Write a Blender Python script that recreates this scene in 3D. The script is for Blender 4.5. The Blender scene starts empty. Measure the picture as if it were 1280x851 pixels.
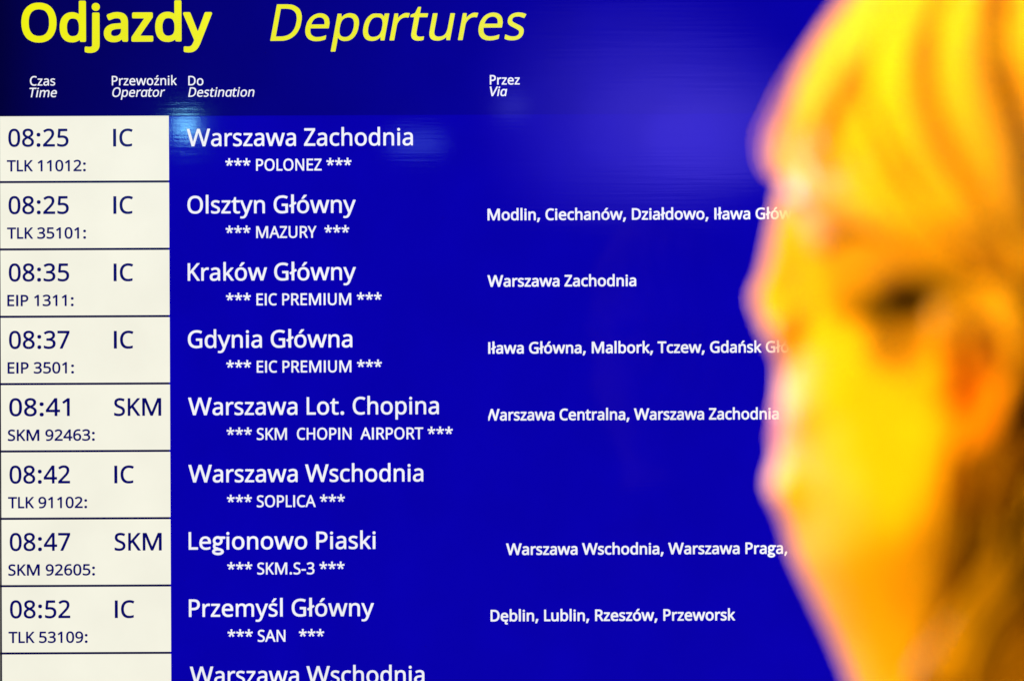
import bpy, math, random
import numpy as np
from mathutils import Vector, Matrix

random.seed(7)
rng = np.random.default_rng(7)
SC = bpy.context.scene
COL = SC.collection

# ------------------------------------------------------------------ camera
CAM_D = 2.0                       # metres from the lens to the screen
FOCAL = 80.0
K = 1280 * FOCAL / 36.0           # picture widths of 1280 units per metre at 1 m
cam = bpy.data.cameras.new('camera')
cam.lens = FOCAL
cam.sensor_width = 36.0
cam.clip_start = 0.05
cam.clip_end = 50
cam.dof.use_dof = True
cam.dof.focus_distance = CAM_D
cam.dof.aperture_fstop = 2.95
cam_o = bpy.data.objects.new('camera', cam)
COL.objects.link(cam_o)
cam_o.location = (0, -CAM_D, 0)
cam_o.rotation_euler = (math.radians(90), 0, 0)
SC.camera = cam_o

# ------------------------------------------------------------------ world, view
W = bpy.data.worlds.new('World')
SC.world = W
W.use_nodes = True
bg = W.node_tree.nodes['Background']
bg.inputs['Color'].default_value = (1.0, 0.55, 0.2, 1)
bg.inputs['Strength'].default_value = 0.012
SC.view_settings.view_transform = 'Standard'
SC.view_settings.look = 'None'
SC.view_settings.exposure = 0.0
SC.view_settings.gamma = 1.0

# ------------------------------------------------------------------ lamps
def area(name, loc, target, size, power, color, size_y=None, spread=180):
    d = bpy.data.lights.new(name, 'AREA')
    d.energy = power
    d.color = color
    d.shape = 'ELLIPSE' if size_y else 'DISK'
    d.size = size
    if size_y:
        d.size_y = size_y
    d.spread = math.radians(spread)
    o = bpy.data.objects.new(name, d)
    COL.objects.link(o)
    o.location = loc
    o.rotation_euler = (Vector(target) - Vector(loc)).to_track_quat('-Z', 'Y').to_euler()
    return o

HEAD = (0.16, -1.06, 0.0)
area('key_lamp', (-0.88, -1.29, -0.38), HEAD, 0.30, 3.7, (1.0, 0.49, 0.002), spread=70)
area('fill_lamp', (-0.65, -1.75, 2.2), HEAD, 0.5, 9.5, (1.0, 0.52, 0.002), spread=40)
area('rim_lamp', (-0.62, -0.03, 0.05), HEAD, 0.28, 1.25, (0.95, 0.68, 1.0), spread=60)
# lamps behind the camera the glossy screen mirrors; violet and dim ones added for glow
def mirrored(name, px, py, size, power, color, size_y=None):
    x, z = (px - 640) * CAM_D / K, (425 - py) * CAM_D / K
    area(name, (x * 2.5, -3.0, z * 2.5), (0, CAM_D, 0), size, power, color, size_y, spread=8)
for hx, hy, hw, hh, hp in ((790, 140, 1.10, 0.50, 0.075), (840, 150, 0.80, 0.36, 0.030), (880, 160, 0.56, 0.26, 0.015), (905, 172, 0.36, 0.18, 0.007)):
    mirrored('haze_lamp_violet', hx, hy, hw, hp * 1.2, (0.19, 0.125, 1.0), hh)
mirrored('hall_lamp_pale', 232, 158, 0.034, 0.0048, (0.22, 0.75, 1.0))
mirrored('glint_lamp_dim', 520, 178, 0.13, 0.0016, (0.15, 0.25, 1.0), 0.03)
mirrored('glint_lamp_dim', 640, 132, 0.07, 0.0006, (0.2, 0.2, 1.0), 0.05)

# ------------------------------------------------------------------ helpers
def link(o, parent=None):
    COL.objects.link(o)
    if parent is not None:
        o.parent = parent
    return o

def mesh_obj(name, verts, faces, mat, parent=None, smooth=False):
    me = bpy.data.meshes.new(name)
    me.from_pydata([tuple(map(float, v)) for v in verts], [], [tuple(map(int, f)) for f in faces])
    me.materials.append(mat)
    if smooth:
        me.polygons.foreach_set('use_smooth', [True] * len(me.polygons))
    me.update()
    return link(bpy.data.objects.new(name, me), parent)

def box(cx, cy, cz, sx, sy, sz):
    v = [(cx + a * sx / 2, cy + b * sy / 2, cz + c * sz / 2) for a in (-1, 1) for b in (-1, 1) for c in (-1, 1)]
    f = [(0, 1, 3, 2), (4, 6, 7, 5), (0, 4, 5, 1), (2, 3, 7, 6), (0, 2, 6, 4), (1, 5, 7, 3)]
    return v, f

def nodes(name):
    m = bpy.data.materials.new(name)
    m.use_nodes = True
    nt = m.node_tree
    b = nt.nodes['Principled BSDF']
    return m, nt, b

def glow(name, rgb, strength=1.0, rough=0.3, spec=0.3, vary=0.05):
    """a lit pixel area of the display: emission with faint backlight mottling"""
    m, nt, b = nodes(name)
    b.inputs['Base Color'].default_value = (0.004, 0.004, 0.006, 1)
    b.inputs['Roughness'].default_value = rough
    b.inputs['Specular IOR Level'].default_value = spec
    tc = nt.nodes.new('ShaderNodeTexCoord')
    n = nt.nodes.new('ShaderNodeTexNoise')
    n.inputs['Scale'].default_value = 16
    n.inputs['Detail'].default_value = 4
    nt.links.new(tc.outputs['Object'], n.inputs['Vector'])
    mr = nt.nodes.new('ShaderNodeMapRange')
    mr.inputs['From Min'].default_value = 0.3
    mr.inputs['From Max'].default_value = 0.7
    mr.inputs['To Min'].default_value = strength * (1 - vary)
    mr.inputs['To Max'].default_value = strength * (1 + vary)
    nt.links.new(n.outputs['Fac'], mr.inputs['Value'])
    nt.links.new(mr.outputs[0], b.inputs['Emission Strength'])
    b.inputs['Emission Color'].default_value = (*rgb, 1)
    return m, nt, b, tc

# ------------------------------------------------------------------ materials
def panel_gloss(nt, b, tc):
    """the panel's fine horizontal line texture breaks up what it mirrors"""
    mp = nt.nodes.new('ShaderNodeMapping')
    mp.inputs['Scale'].default_value = (9, 9, 330)
    n = nt.nodes.new('ShaderNodeTexNoise')
    n.inputs['Scale'].default_value = 1.0
    n.inputs['Detail'].default_value = 3
    nt.links.new(tc.outputs['Object'], mp.inputs['Vector'])
    nt.links.new(mp.outputs[0], n.inputs['Vector'])
    bp = nt.nodes.new('ShaderNodeBump')
    bp.inputs['Strength'].default_value = 0.015
    bp.inputs['Distance'].default_value = 0.001
    nt.links.new(n.outputs['Fac'], bp.inputs['Height'])
    nt.links.new(bp.outputs[0], b.inputs['Normal'])

M_blue, nt, b, tc = glow('display_blue', (0.0022, 0.0, 0.415), 1.0, 0.05, 0.026, 0.05)
panel_gloss(nt, b, tc)

M_header, nt, b, tc = glow('display_header_navy', (0.0012, 0.0, 0.2), 1.0, 0.05, 0.026, 0.05)
panel_gloss(nt, b, tc)
# header bar: viewing falloff painted into its emission, dark left to the panel's blue right
sx = nt.nodes.new('ShaderNodeSeparateXYZ')
nt.links.new(tc.outputs['Object'], sx.inputs[0])
rp = nt.nodes.new('ShaderNodeValToRGB')
mr = nt.nodes.new('ShaderNodeMapRange')
mr.inputs['From Min'].default_value = -0.46
mr.inputs['From Max'].default_value = 0.10
nt.links.new(sx.outputs['X'], mr.inputs['Value'])
nt.links.new(mr.outputs[0], rp.inputs['Fac'])
cr = rp.color_ramp
cr.elements[0].position = 0.0
cr.elements[0].color = (0.0006, 0.0004, 0.03, 1)
cr.elements[1].position = 1.0
cr.elements[1].color = (0.0022, 0.0005, 0.38, 1)
e = cr.elements.new(0.10); e.color = (0.0010, 0.0004, 0.10, 1)
e = cr.elements.new(0.55); e.color = (0.0014, 0.0004, 0.24, 1)
nt.links.new(rp.outputs['Color'], b.inputs['Emission Color'])

M_cream = glow('display_cream', (0.91, 0.895, 0.76), 1.0, vary=0.03)[0]
M_white = glow('display_white', (0.90, 0.90, 0.96), 1.0, vary=0.06)[0]
M_yellow = glow('display_yellow', (0.86, 0.86, 0.004), 1.0, vary=0.06)[0]
M_navy = glow('display_navy', (0.0015, 0.002, 0.13), 1.0, vary=0.04)[0]

M_case, nt, b = nodes('case_black')
b.inputs['Base Color'].default_value = (0.012, 0.012, 0.014, 1)
b.inputs['Roughness'].default_value = 0.45
M_line = glow('display_rule', (0.001, 0.001, 0.05), 1.0)[0]

# ------------------------------------------------------------------ lettering
# outlines of a humanist sans (1000 units), widths and heights below squeeze it to the board's face
GLYPHS = {
'*':(442,'258,610 242,456 396,499 407,425 260,413 355,286 286,249 218,389 156,249 85,286 179,413 33,425 44,499 196,456 180,610'),
',':(215,'154,84 136,23 111,-42 85,-103 33,-103 48,-38 63,31 73,93 148,93'),
'-':(258,'32,184 32,246 226,246 226,184'),
'.':(215,'58,43 59,57 61,69 66,78 72,85 80,90 88,94 97,96 107,97 117,96 126,94 134,90 142,85 149,78 154,69 156,57 157,43 156,30 154,18 149,9 142,2 134,-4 126,-8 117,-10 107,-11 97,-10 88,-8 80,-4 72,2 66,9 61,18 59,30'),
'0':(459,'419,287 419,253 417,221 414,191 409,163 403,137 395,112 386,90 376,70 363,52 349,37 334,23 316,12 297,3 276,-3 253,-7 228,-8 198,-6 170,1 145,12 122,27 103,47 86,70 71,98 60,129 51,163 44,201 41,243 39,287 40,332 44,373 50,411 58,446 69,477 83,504 99,527 119,546 141,562 167,573 196,579 228,581 259,579 287,573 313,562 335,546 355,527 372,504 387,477 399,446 408,411 414,373 418,332;110,287 111,249 113,215 116,184 122,156 128,132 137,111 147,93 159,78 173,67 190,59 208,54 228,52 249,54 268,58 284,67 298,78 310,92 320,110 329,131 336,156 341,184 345,215 347,249 348,287 347,325 345,359 341,390 336,417 329,442 320,463 310,481 298,495 284,507 268,515 249,520 228,521 208,520 190,515 173,507 159,495 147,481 137,463 128,442 122,417 116,390 113,359 111,325'),
'1':(459,'285,0 216,0 216,400 216,440 217,470 219,499 196,477 169,455 108,405 71,452 226,573 285,573'),
'2':(459,'417,0 38,0 38,58 188,210 209,231 228,251 246,270 261,287 275,304 288,320 298,337 306,353 313,370 318,387 321,405 322,424 320,446 315,466 306,482 294,496 278,507 261,514 242,519 220,520 200,520 181,517 164,512 147,506 131,498 115,489 99,478 83,466 45,513 56,523 68,532 81,540 94,548 108,555 122,561 137,567 153,572 169,576 186,578 203,580 220,581 246,579 270,576 293,570 313,562 331,552 347,540 361,526 372,510 382,492 388,472 392,451 394,428 393,406 389,385 383,364 375,344 365,324 353,305 340,286 324,267 307,247 288,227 268,207 247,185 128,67 128,64 417,64'),
'3':(459,'395,439 394,420 392,403 387,387 381,372 373,359 363,347 352,336 340,326 326,318 310,311 294,306 277,302 277,298 309,293 337,284 360,271 379,255 394,236 405,214 411,190 413,163 412,139 407,116 400,94 390,74 376,56 360,40 341,26 318,14 292,4 262,-3 230,-7 193,-8 171,-8 150,-6 130,-4 110,-1 91,3 72,8 54,15 36,23 36,89 54,81 74,73 93,67 114,61 134,57 155,54 175,52 194,51 230,53 260,59 285,68 305,81 320,98 331,117 337,139 339,164 338,182 334,197 329,211 320,222 310,233 297,242 282,249 265,255 246,260 226,263 203,265 179,265 124,265 124,326 180,326 202,326 223,329 242,333 259,339 274,347 286,356 298,366 307,377 314,390 319,404 322,418 323,434 321,454 316,471 307,486 295,498 280,508 262,516 242,520 219,521 204,521 190,520 176,518 164,515 118,498 75,473 39,521 56,533 74,544 93,554 115,563 138,571 164,576 190,580 218,581 260,578 296,571 327,558 352,540 371,519 384,495 393,468'),
'4':(459,'443,130 359,130 359,0 291,0 291,130 17,130 17,190 286,576 359,576 359,193 443,193;291,374 292,412 293,444 294,474 295,500 292,500 276,468 257,438 86,193 291,193'),
'5':(459,'220,351 249,350 275,346 300,340 322,331 343,320 361,307 376,291 389,274 400,254 407,232 412,209 413,183 411,154 407,128 399,103 387,81 373,60 356,43 336,28 314,15 289,5 261,-2 231,-7 199,-8 177,-8 156,-6 136,-4 116,0 97,4 80,10 64,16 50,23 50,90 66,82 82,74 101,68 121,62 141,58 161,55 181,53 200,52 220,53 240,55 257,60 274,65 289,73 302,82 314,93 323,106 331,121 336,137 340,156 341,176 339,202 332,225 321,245 306,262 287,275 262,284 232,290 197,292 146,288 99,280 64,302 86,573 373,573 373,508 146,508 132,342 169,348'),
'6':(459,'44,245 44,269 46,294 48,318 51,342 55,366 60,389 67,412 75,433 84,454 95,474 107,492 121,510 137,525 155,539 174,551 196,562 220,570 246,576 275,579 306,581 344,579 377,573 377,513 344,520 308,523 281,522 257,518 235,512 216,504 198,494 183,483 169,469 158,454 148,437 139,419 132,400 127,380 122,359 119,337 116,314 115,291 120,291 126,300 133,309 141,318 150,326 160,333 170,339 182,345 194,350 208,354 223,356 238,358 255,358 279,357 302,353 323,347 342,338 360,327 375,313 389,297 400,279 409,258 416,236 420,211 421,184 420,156 415,129 408,104 399,82 386,61 372,44 355,28 336,15 314,5 291,-2 266,-7 239,-8 219,-7 200,-4 181,1 163,7 146,16 130,26 115,39 101,54 88,70 77,89 67,110 59,133 52,158 48,184 45,214;238,51 262,53 284,59 303,70 320,84 334,102 343,125 349,153 351,184 350,210 344,233 336,254 324,271 308,285 289,295 266,301 241,303 222,302 205,299 190,294 175,288 162,279 150,270 140,259 131,248 124,236 119,223 116,211 116,198 116,185 117,172 120,159 123,146 127,133 133,121 139,110 146,99 155,88 164,79 174,71 185,64 197,58 210,54 223,52'),
'7':(459,'109,0 344,508 35,508 35,573 419,573 419,518 187,0'),
'8':(459,'228,581 253,580 276,577 298,572 318,565 336,556 352,546 366,533 378,519 388,503 395,485 399,465 400,444 399,427 396,411 392,397 385,383 377,371 368,359 357,348 346,338 333,328 320,320 306,311 291,303 308,294 325,285 340,275 355,265 369,254 381,242 392,229 401,216 409,201 414,185 418,167 419,148 417,125 413,104 406,84 395,65 382,49 367,34 350,22 330,11 308,3 284,-3 258,-7 231,-8 201,-7 174,-3 149,2 126,10 106,21 89,33 74,47 61,63 52,81 45,101 41,122 39,146 40,165 43,183 48,199 56,214 65,228 75,241 86,253 99,264 113,274 128,283 143,292 158,299 144,307 131,316 119,326 107,336 96,346 87,358 78,370 71,382 65,396 61,411 59,427 58,444 59,465 63,485 70,502 80,518 92,533 107,545 123,556 141,565 161,572 182,577 205,580;108,145 110,125 116,107 125,90 138,76 155,64 176,55 200,50 229,48 257,50 281,55 302,64 319,76 332,91 342,108 348,126 350,148 349,161 346,174 341,186 335,197 327,207 317,217 306,226 293,235 279,243 264,251 247,258 229,265 216,270 200,262 184,254 170,246 157,237 146,228 136,218 128,208 121,197 115,186 111,173 109,160;228,524 207,522 188,518 170,512 155,502 143,491 134,476 128,460 127,441 128,427 130,414 135,402 141,391 148,382 157,373 167,365 179,357 232,330 282,357 292,364 302,373 310,382 317,392 323,402 327,414 330,427 330,441 329,460 323,476 315,491 302,502 287,512 270,518 250,522'),
'9':(459,'417,328 417,304 415,279 413,255 410,231 406,207 401,183 394,161 386,139 377,118 366,99 354,80 340,63 324,47 306,33 286,21 265,11 241,3 214,-3 185,-7 154,-8 117,-6 82,0 82,60 116,52 152,50 179,51 204,54 226,60 245,68 262,78 278,90 291,103 303,118 313,135 322,153 329,172 334,192 339,213 342,235 344,258 346,281 341,281 334,272 327,263 319,255 310,247 301,240 290,233 278,228 266,223 252,219 238,216 222,215 204,214 181,215 158,219 138,226 118,235 101,246 85,260 72,275 60,294 52,314 45,336 41,361 40,387 42,416 46,443 53,468 63,491 76,511 90,529 107,544 127,557 148,568 171,575 196,579 223,581 243,580 262,577 281,572 299,565 316,556 332,545 347,533 361,518 373,501 384,483 394,462 402,440 409,415 413,388 416,359;223,521 199,519 178,513 158,503 142,488 128,470 118,447 112,420 110,388 112,362 117,339 125,318 137,301 152,287 171,277 194,271 220,269 238,270 256,273 272,278 286,285 300,293 311,303 321,313 330,325 337,337 342,349 345,362 346,374 345,387 344,400 341,413 338,426 334,439 328,451 322,463 315,474 307,484 298,493 288,501 277,508 265,514 252,518 238,520'),
':':(215,'58,43 59,57 61,69 66,78 72,85 80,90 88,94 97,96 107,97 117,96 126,94 134,90 142,85 149,78 154,69 156,57 157,43 156,30 154,18 149,9 142,2 134,-4 126,-8 117,-10 107,-11 97,-10 88,-8 80,-4 72,2 66,9 61,18 59,30;58,386 59,401 61,412 66,422 72,429 80,434 88,438 97,440 107,441 117,440 126,438 134,434 142,429 149,422 154,412 156,401 157,386 156,373 154,362 149,352 142,345 134,339 126,335 117,333 107,332 97,333 88,335 80,339 72,345 66,352 61,362 59,373'),
'A':(512,'437,0 368,177 141,177 73,0 0,0 224,575 289,575 512,0;282,415 274,438 263,473 255,500 247,468 238,438 230,415 165,241 346,241'),
'C':(507,'323,517 301,516 280,513 260,508 241,502 223,493 206,482 192,470 178,456 166,440 155,423 146,404 139,383 133,361 128,337 126,312 125,286 126,252 131,220 138,191 147,164 160,139 175,118 192,99 213,83 236,71 262,62 291,57 322,55 341,56 359,57 377,59 394,62 460,78 460,15 443,10 427,5 410,1 393,-2 376,-5 356,-7 335,-8 312,-8 270,-6 232,1 197,12 166,28 139,48 115,72 95,99 78,131 65,165 56,203 51,244 49,287 50,319 53,349 59,378 67,406 77,432 89,456 104,478 120,499 138,517 159,534 182,548 206,559 233,569 261,575 292,579 324,581 346,580 367,578 388,576 409,572 429,567 448,561 465,554 482,547 453,486 394,508 378,512 360,515 342,517'),
'D':(585,'536,292 534,246 528,204 516,165 501,131 481,100 457,74 430,51 399,33 364,18 325,8 283,2 237,0 78,0 78,573 254,573 296,571 335,565 371,554 404,540 434,523 460,501 483,476 502,446 517,413 528,377 534,336;460,290 459,326 454,359 446,388 435,415 421,438 404,457 384,474 361,487 336,498 308,505 277,509 244,511 150,511 150,62 228,62 282,65 330,76 370,94 402,119 428,151 446,190 457,236'),
'E':(446,'398,0 78,0 78,573 398,573 398,509 150,509 150,330 383,330 383,268 150,268 150,63 398,63'),
'G':(584,'326,302 524,302 524,22 501,14 478,8 454,3 431,-1 406,-4 380,-6 352,-8 323,-8 280,-6 241,1 205,12 173,28 145,47 120,71 98,98 81,130 67,164 57,202 51,242 49,286 51,330 58,370 69,408 84,442 104,473 127,500 154,524 186,544 220,560 259,572 300,578 346,581 369,580 392,578 415,576 437,572 458,567 478,561 498,554 516,547 489,484 474,491 457,497 439,503 421,508 401,512 382,515 362,517 342,517 309,516 278,510 250,501 224,489 202,474 181,455 164,434 150,409 139,382 131,353 126,321 124,286 126,253 130,222 137,193 146,166 159,141 175,119 194,100 216,84 241,71 270,62 303,56 340,54 358,55 375,56 390,57 404,58 452,68 452,238 326,238'),
'H':(594,'516,0 444,0 444,267 150,267 150,0 78,0 78,573 150,573 150,330 444,330 444,573 516,573'),
'I':(272,'239,0 32,0 32,42 99,57 99,515 32,531 32,573 239,573 239,531 172,515 172,57 239,42'),
'K':(496,'496,0 411,0 208,274 150,222 150,0 78,0 78,573 150,573 150,290 199,345 249,399 403,573 488,573 261,323'),
'L':(420,'78,0 78,573 150,573 150,64 400,64 400,0'),
'M':(727,'330,0 142,502 139,502 142,461 144,407 144,347 144,0 78,0 78,573 184,573 361,103 364,103 544,573 650,573 650,0 578,0 578,352 579,408 581,460 584,501 581,501 390,0'),
'N':(609,'532,0 448,0 141,476 138,476 141,432 143,378 144,320 144,0 78,0 78,573 161,573 467,99 470,99 468,137 466,193 464,249 464,573 532,573'),
'O':(626,'577,287 576,255 573,224 568,194 560,166 551,140 540,116 526,94 510,73 493,54 473,38 452,24 428,13 402,4 375,-3 345,-7 314,-8 281,-7 251,-3 222,4 196,13 173,25 151,39 131,55 114,73 98,94 85,116 74,140 65,167 58,195 53,224 50,255 49,288 51,331 56,370 65,408 78,442 94,473 114,500 138,524 166,544 197,561 232,572 271,579 314,581 356,579 393,572 428,561 459,545 486,525 510,501 530,474 547,442 560,408 570,370 576,330;125,287 126,252 130,220 136,190 145,163 157,138 171,117 188,98 207,83 230,70 255,62 283,56 314,54 345,56 373,62 398,70 420,83 439,98 456,117 470,138 481,163 490,190 496,220 500,252 501,287 498,338 490,384 476,423 456,457 431,484 398,503 360,514 314,518 283,516 255,511 230,502 207,490 188,475 171,457 157,435 145,411 136,384 130,354 126,322'),
'P':(485,'229,573 282,570 326,562 364,548 393,528 415,504 431,475 441,442 444,404 444,387 441,370 438,353 433,336 426,321 417,306 407,292 394,278 380,266 364,255 345,246 324,238 301,231 275,227 246,224 216,223 150,223 150,0 78,0 78,573;223,511 150,511 150,285 208,285 234,285 258,288 279,291 298,296 315,303 330,311 342,322 352,334 360,347 365,363 369,381 370,401 368,427 361,449 350,468 334,484 314,496 289,504 258,509'),
'R':(499,'236,573 270,571 301,568 329,562 353,554 375,544 393,532 409,517 422,500 432,481 439,460 443,436 444,410 443,388 440,368 435,350 427,334 418,319 408,306 397,295 384,285 371,276 358,269 344,262 330,257 487,0 403,0 264,237 150,237 150,0 78,0 78,573;232,510 150,510 150,298 236,298 268,299 296,304 319,313 338,325 352,341 362,359 368,381 370,407 369,424 366,440 361,454 355,467 346,477 336,486 324,494 310,500 293,504 275,507 254,509'),
'S':(440,'403,153 401,128 396,106 389,85 378,66 364,49 348,35 328,22 307,11 283,3 256,-3 228,-7 198,-8 137,-5 83,4 41,19 41,88 56,82 73,76 92,70 113,65 134,60 156,57 179,55 201,54 222,55 240,57 257,61 273,66 286,72 298,79 308,88 316,98 322,109 327,120 330,133 330,147 330,160 327,173 324,184 318,194 311,204 302,213 291,221 277,230 261,238 242,246 220,255 196,265 178,272 161,279 146,286 131,294 118,302 106,311 95,320 85,330 76,340 69,351 62,363 57,375 53,389 50,403 49,418 48,435 50,457 54,477 61,496 71,513 84,528 99,542 116,553 136,563 157,571 180,576 205,580 231,581 254,580 276,578 297,576 318,572 337,567 355,562 372,555 389,548 366,487 351,493 336,499 319,504 302,508 284,512 266,515 248,517 229,517 212,517 196,515 182,511 169,507 158,501 148,494 140,486 133,478 128,468 124,457 122,446 121,434 122,420 124,407 128,396 133,386 140,376 149,368 160,359 172,351 187,343 204,335 224,327 246,318 270,309 293,299 313,289 332,279 348,268 362,255 374,242 384,228 392,212 398,194 401,175'),
'T':(446,'259,0 187,0 187,509 8,509 8,573 437,573 437,509 259,509'),
'U':(586,'513,202 512,173 507,146 500,120 489,95 476,72 459,52 439,35 416,20 390,8 360,-1 327,-6 290,-8 240,-4 196,6 159,25 128,50 104,82 86,118 76,158 72,204 72,573 144,573 144,201 147,168 154,139 165,114 182,93 203,76 228,64 259,57 294,54 319,56 342,59 361,65 379,73 394,84 407,96 418,110 427,126 433,143 438,161 441,181 442,202 442,573 513,573'),
'V':(481,'481,573 277,0 204,0 0,573 75,573 204,205 220,160 231,119 241,80 250,120 262,161 277,207 405,573'),
'W':(746,'735,573 583,0 510,0 399,375 389,410 380,444 373,471 370,488 367,471 361,444 352,409 342,373 234,0 161,0 10,573 85,573 174,223 183,186 190,151 196,118 201,87 206,120 213,154 222,191 232,227 333,573 407,573 512,224 523,187 532,151 538,117 544,87 550,129 560,175 572,224 660,573'),
'Y':(454,'227,291 376,573 454,573 263,222 263,0 191,0 191,219 0,573 79,573'),
'Z':(459,'427,0 30,0 30,54 332,508 40,508 40,573 419,573 419,518 118,64 427,64'),
'a':(450,'231,437 268,435 299,428 326,418 347,403 364,383 376,358 383,328 385,293 385,0 334,0 320,61 317,61 308,50 298,40 288,30 279,22 268,15 258,8 246,3 234,-1 220,-4 206,-6 190,-8 172,-8 154,-7 136,-5 119,0 103,6 88,13 76,23 64,34 54,48 47,63 41,80 38,99 37,120 40,150 50,176 65,199 87,218 116,234 152,246 194,253 243,257 316,259 316,285 314,310 310,330 303,347 293,359 280,368 265,375 247,379 227,380 210,380 194,378 178,374 163,370 106,347 84,400 99,408 115,414 132,420 151,426 170,431 190,434 210,436;252,208 215,205 184,200 159,192 141,182 127,170 118,155 112,138 110,119 111,102 115,87 122,75 132,66 144,58 157,53 172,50 188,49 215,51 238,56 260,66 279,79 295,96 306,117 313,142 315,172 315,210'),
'b':(493,'139,461 138,410 135,373 139,373 149,386 161,398 174,409 189,419 206,427 226,432 248,436 272,437 310,434 344,423 374,406 401,381 422,350 437,312 446,267 449,215 448,180 444,147 437,118 427,91 415,68 400,48 384,31 365,17 344,6 322,-2 298,-6 272,-8 248,-7 226,-3 206,2 189,10 174,20 161,31 149,42 139,54 133,54 119,0 68,0 68,610 139,610;260,378 238,377 219,374 202,369 188,361 175,352 165,339 156,325 150,308 145,289 142,268 139,244 139,217 139,214 140,177 145,144 153,116 165,93 181,74 202,61 229,53 261,50 288,53 312,61 332,74 348,93 360,117 369,145 374,178 376,216 374,254 369,287 360,315 348,338 332,356 311,368 288,376'),
'c':(385,'241,-8 213,-7 187,-2 162,5 139,15 118,28 99,45 83,65 69,87 58,114 50,143 46,176 44,212 46,250 51,284 59,315 71,342 85,365 102,385 121,401 142,415 166,425 191,432 217,436 245,438 262,437 278,436 293,434 309,431 323,428 336,424 348,419 358,415 337,356 292,370 244,376 223,375 204,372 187,366 172,358 159,347 148,335 138,320 131,303 125,284 120,263 118,239 117,213 118,189 120,166 125,145 131,126 138,109 148,94 159,82 172,71 186,63 202,58 220,54 240,53 257,53 273,55 288,57 302,60 351,78 351,15 340,10 328,5 316,1 304,-2 290,-5 275,-6 258,-8'),
'd':(493,'220,-8 182,-4 148,6 118,23 92,48 71,79 56,117 47,162 44,214 47,266 56,311 71,350 93,381 119,406 149,424 183,434 221,438 238,437 253,436 267,433 280,429 292,425 303,420 314,413 323,407 354,374 359,374 356,405 354,438 354,610 425,610 425,0 368,0 358,58 354,58 323,24 314,17 303,11 292,6 280,1 266,-3 252,-6 237,-8;232,50 263,53 290,60 311,72 328,88 340,109 348,135 354,165 355,200 355,213 354,251 349,284 340,313 329,336 313,355 291,369 264,377 231,379 204,376 181,368 162,354 146,334 133,309 124,281 119,249 117,212 119,176 124,144 133,116 146,93 162,74 181,61 205,53'),
'e':(452,'234,438 261,436 286,432 308,424 329,414 348,400 364,385 378,367 390,346 399,323 406,299 410,272 411,244 411,201 117,201 120,167 127,137 139,111 154,90 174,74 197,62 224,54 254,52 274,53 293,54 310,56 327,60 343,64 359,69 375,75 392,82 392,20 376,13 360,8 343,3 327,-1 310,-4 292,-6 272,-8 251,-8 221,-6 194,-2 168,6 143,17 121,31 101,48 84,68 70,91 59,117 51,146 46,177 44,212 46,246 50,277 57,306 68,333 81,357 96,378 114,396 134,411 157,422 181,431 207,436;233,380 209,378 188,372 170,362 154,348 140,330 130,309 123,285 119,257 338,257 337,275 335,292 331,307 326,322 320,334 312,346 303,356 292,364 280,371 266,376 251,379'),
'g':(493,'220,438 241,437 261,434 280,429 297,422 314,413 329,402 343,388 355,373 359,373 369,430 425,430 425,-7 424,-36 420,-63 413,-88 404,-110 392,-129 378,-146 361,-160 341,-172 318,-181 292,-187 264,-191 233,-192 210,-192 188,-191 167,-189 147,-186 128,-182 110,-177 94,-172 78,-165 78,-100 94,-108 111,-114 129,-120 149,-125 170,-129 192,-132 214,-133 237,-134 263,-132 286,-126 306,-116 324,-101 337,-84 347,-63 353,-39 355,-13 355,4 356,32 358,57 354,57 342,42 329,28 315,17 299,8 281,1 263,-4 243,-7 221,-8 182,-4 147,7 117,25 91,50 70,83 56,121 47,164 44,214 47,263 56,306 70,344 91,377 117,404 147,423 182,434;230,378 213,377 197,374 182,368 169,359 157,348 147,336 138,320 130,303 124,284 120,262 118,239 117,213 119,176 124,143 134,115 146,92 163,73 182,60 205,52 232,50 248,50 262,52 276,54 288,58 299,63 309,69 318,76 326,85 334,94 340,105 345,117 349,131 352,145 354,161 356,179 356,197 356,214 355,242 353,267 349,289 343,309 335,326 326,340 315,352 302,362 286,369 270,374 251,378'),
'h':(496,'139,431 138,399 135,370 140,370 147,381 155,391 164,400 174,407 185,414 196,420 208,425 220,429 234,433 247,435 260,437 274,437 298,436 321,433 342,428 360,421 377,411 391,400 403,386 413,370 421,351 426,330 430,306 431,280 431,0 361,0 361,275 359,300 355,321 348,338 338,353 324,364 308,372 288,377 265,378 242,377 222,374 204,368 189,360 177,350 166,338 157,324 150,308 145,289 142,269 140,246 139,222 139,0 68,0 68,610 139,610'),
'i':(207,'139,430 139,0 68,0 68,430;104,591 112,590 119,588 126,585 133,580 138,574 142,566 144,557 145,546 144,536 142,526 138,519 133,512 126,507 119,504 112,502 104,501 96,502 88,504 81,507 75,512 69,519 66,526 63,536 63,546 63,557 66,566 69,574 75,580 81,585 88,588 96,590'),
'j':(207,'18,-192 -18,-190 -44,-183 -44,-126 -19,-132 9,-134 21,-133 32,-130 42,-126 51,-120 59,-111 64,-100 67,-85 68,-67 68,430 139,430 139,-64 138,-84 136,-101 132,-118 126,-133 119,-147 110,-159 99,-169 87,-177 72,-184 56,-189 38,-192;63,546 63,557 66,566 69,574 75,580 81,585 88,588 96,590 104,591 112,590 119,588 126,585 133,580 138,574 142,566 144,557 145,546 144,536 142,526 138,519 133,512 126,507 119,504 112,502 104,501 96,502 88,504 81,507 75,512 69,519 66,526 63,536'),
'k':(428,'138,291 137,257 135,221 138,221 152,240 172,264 189,285 326,430 409,430 235,246 421,0 336,0 187,200 138,158 138,0 68,0 68,610 138,610'),
'l':(207,'139,0 68,0 68,610 139,610'),
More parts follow.
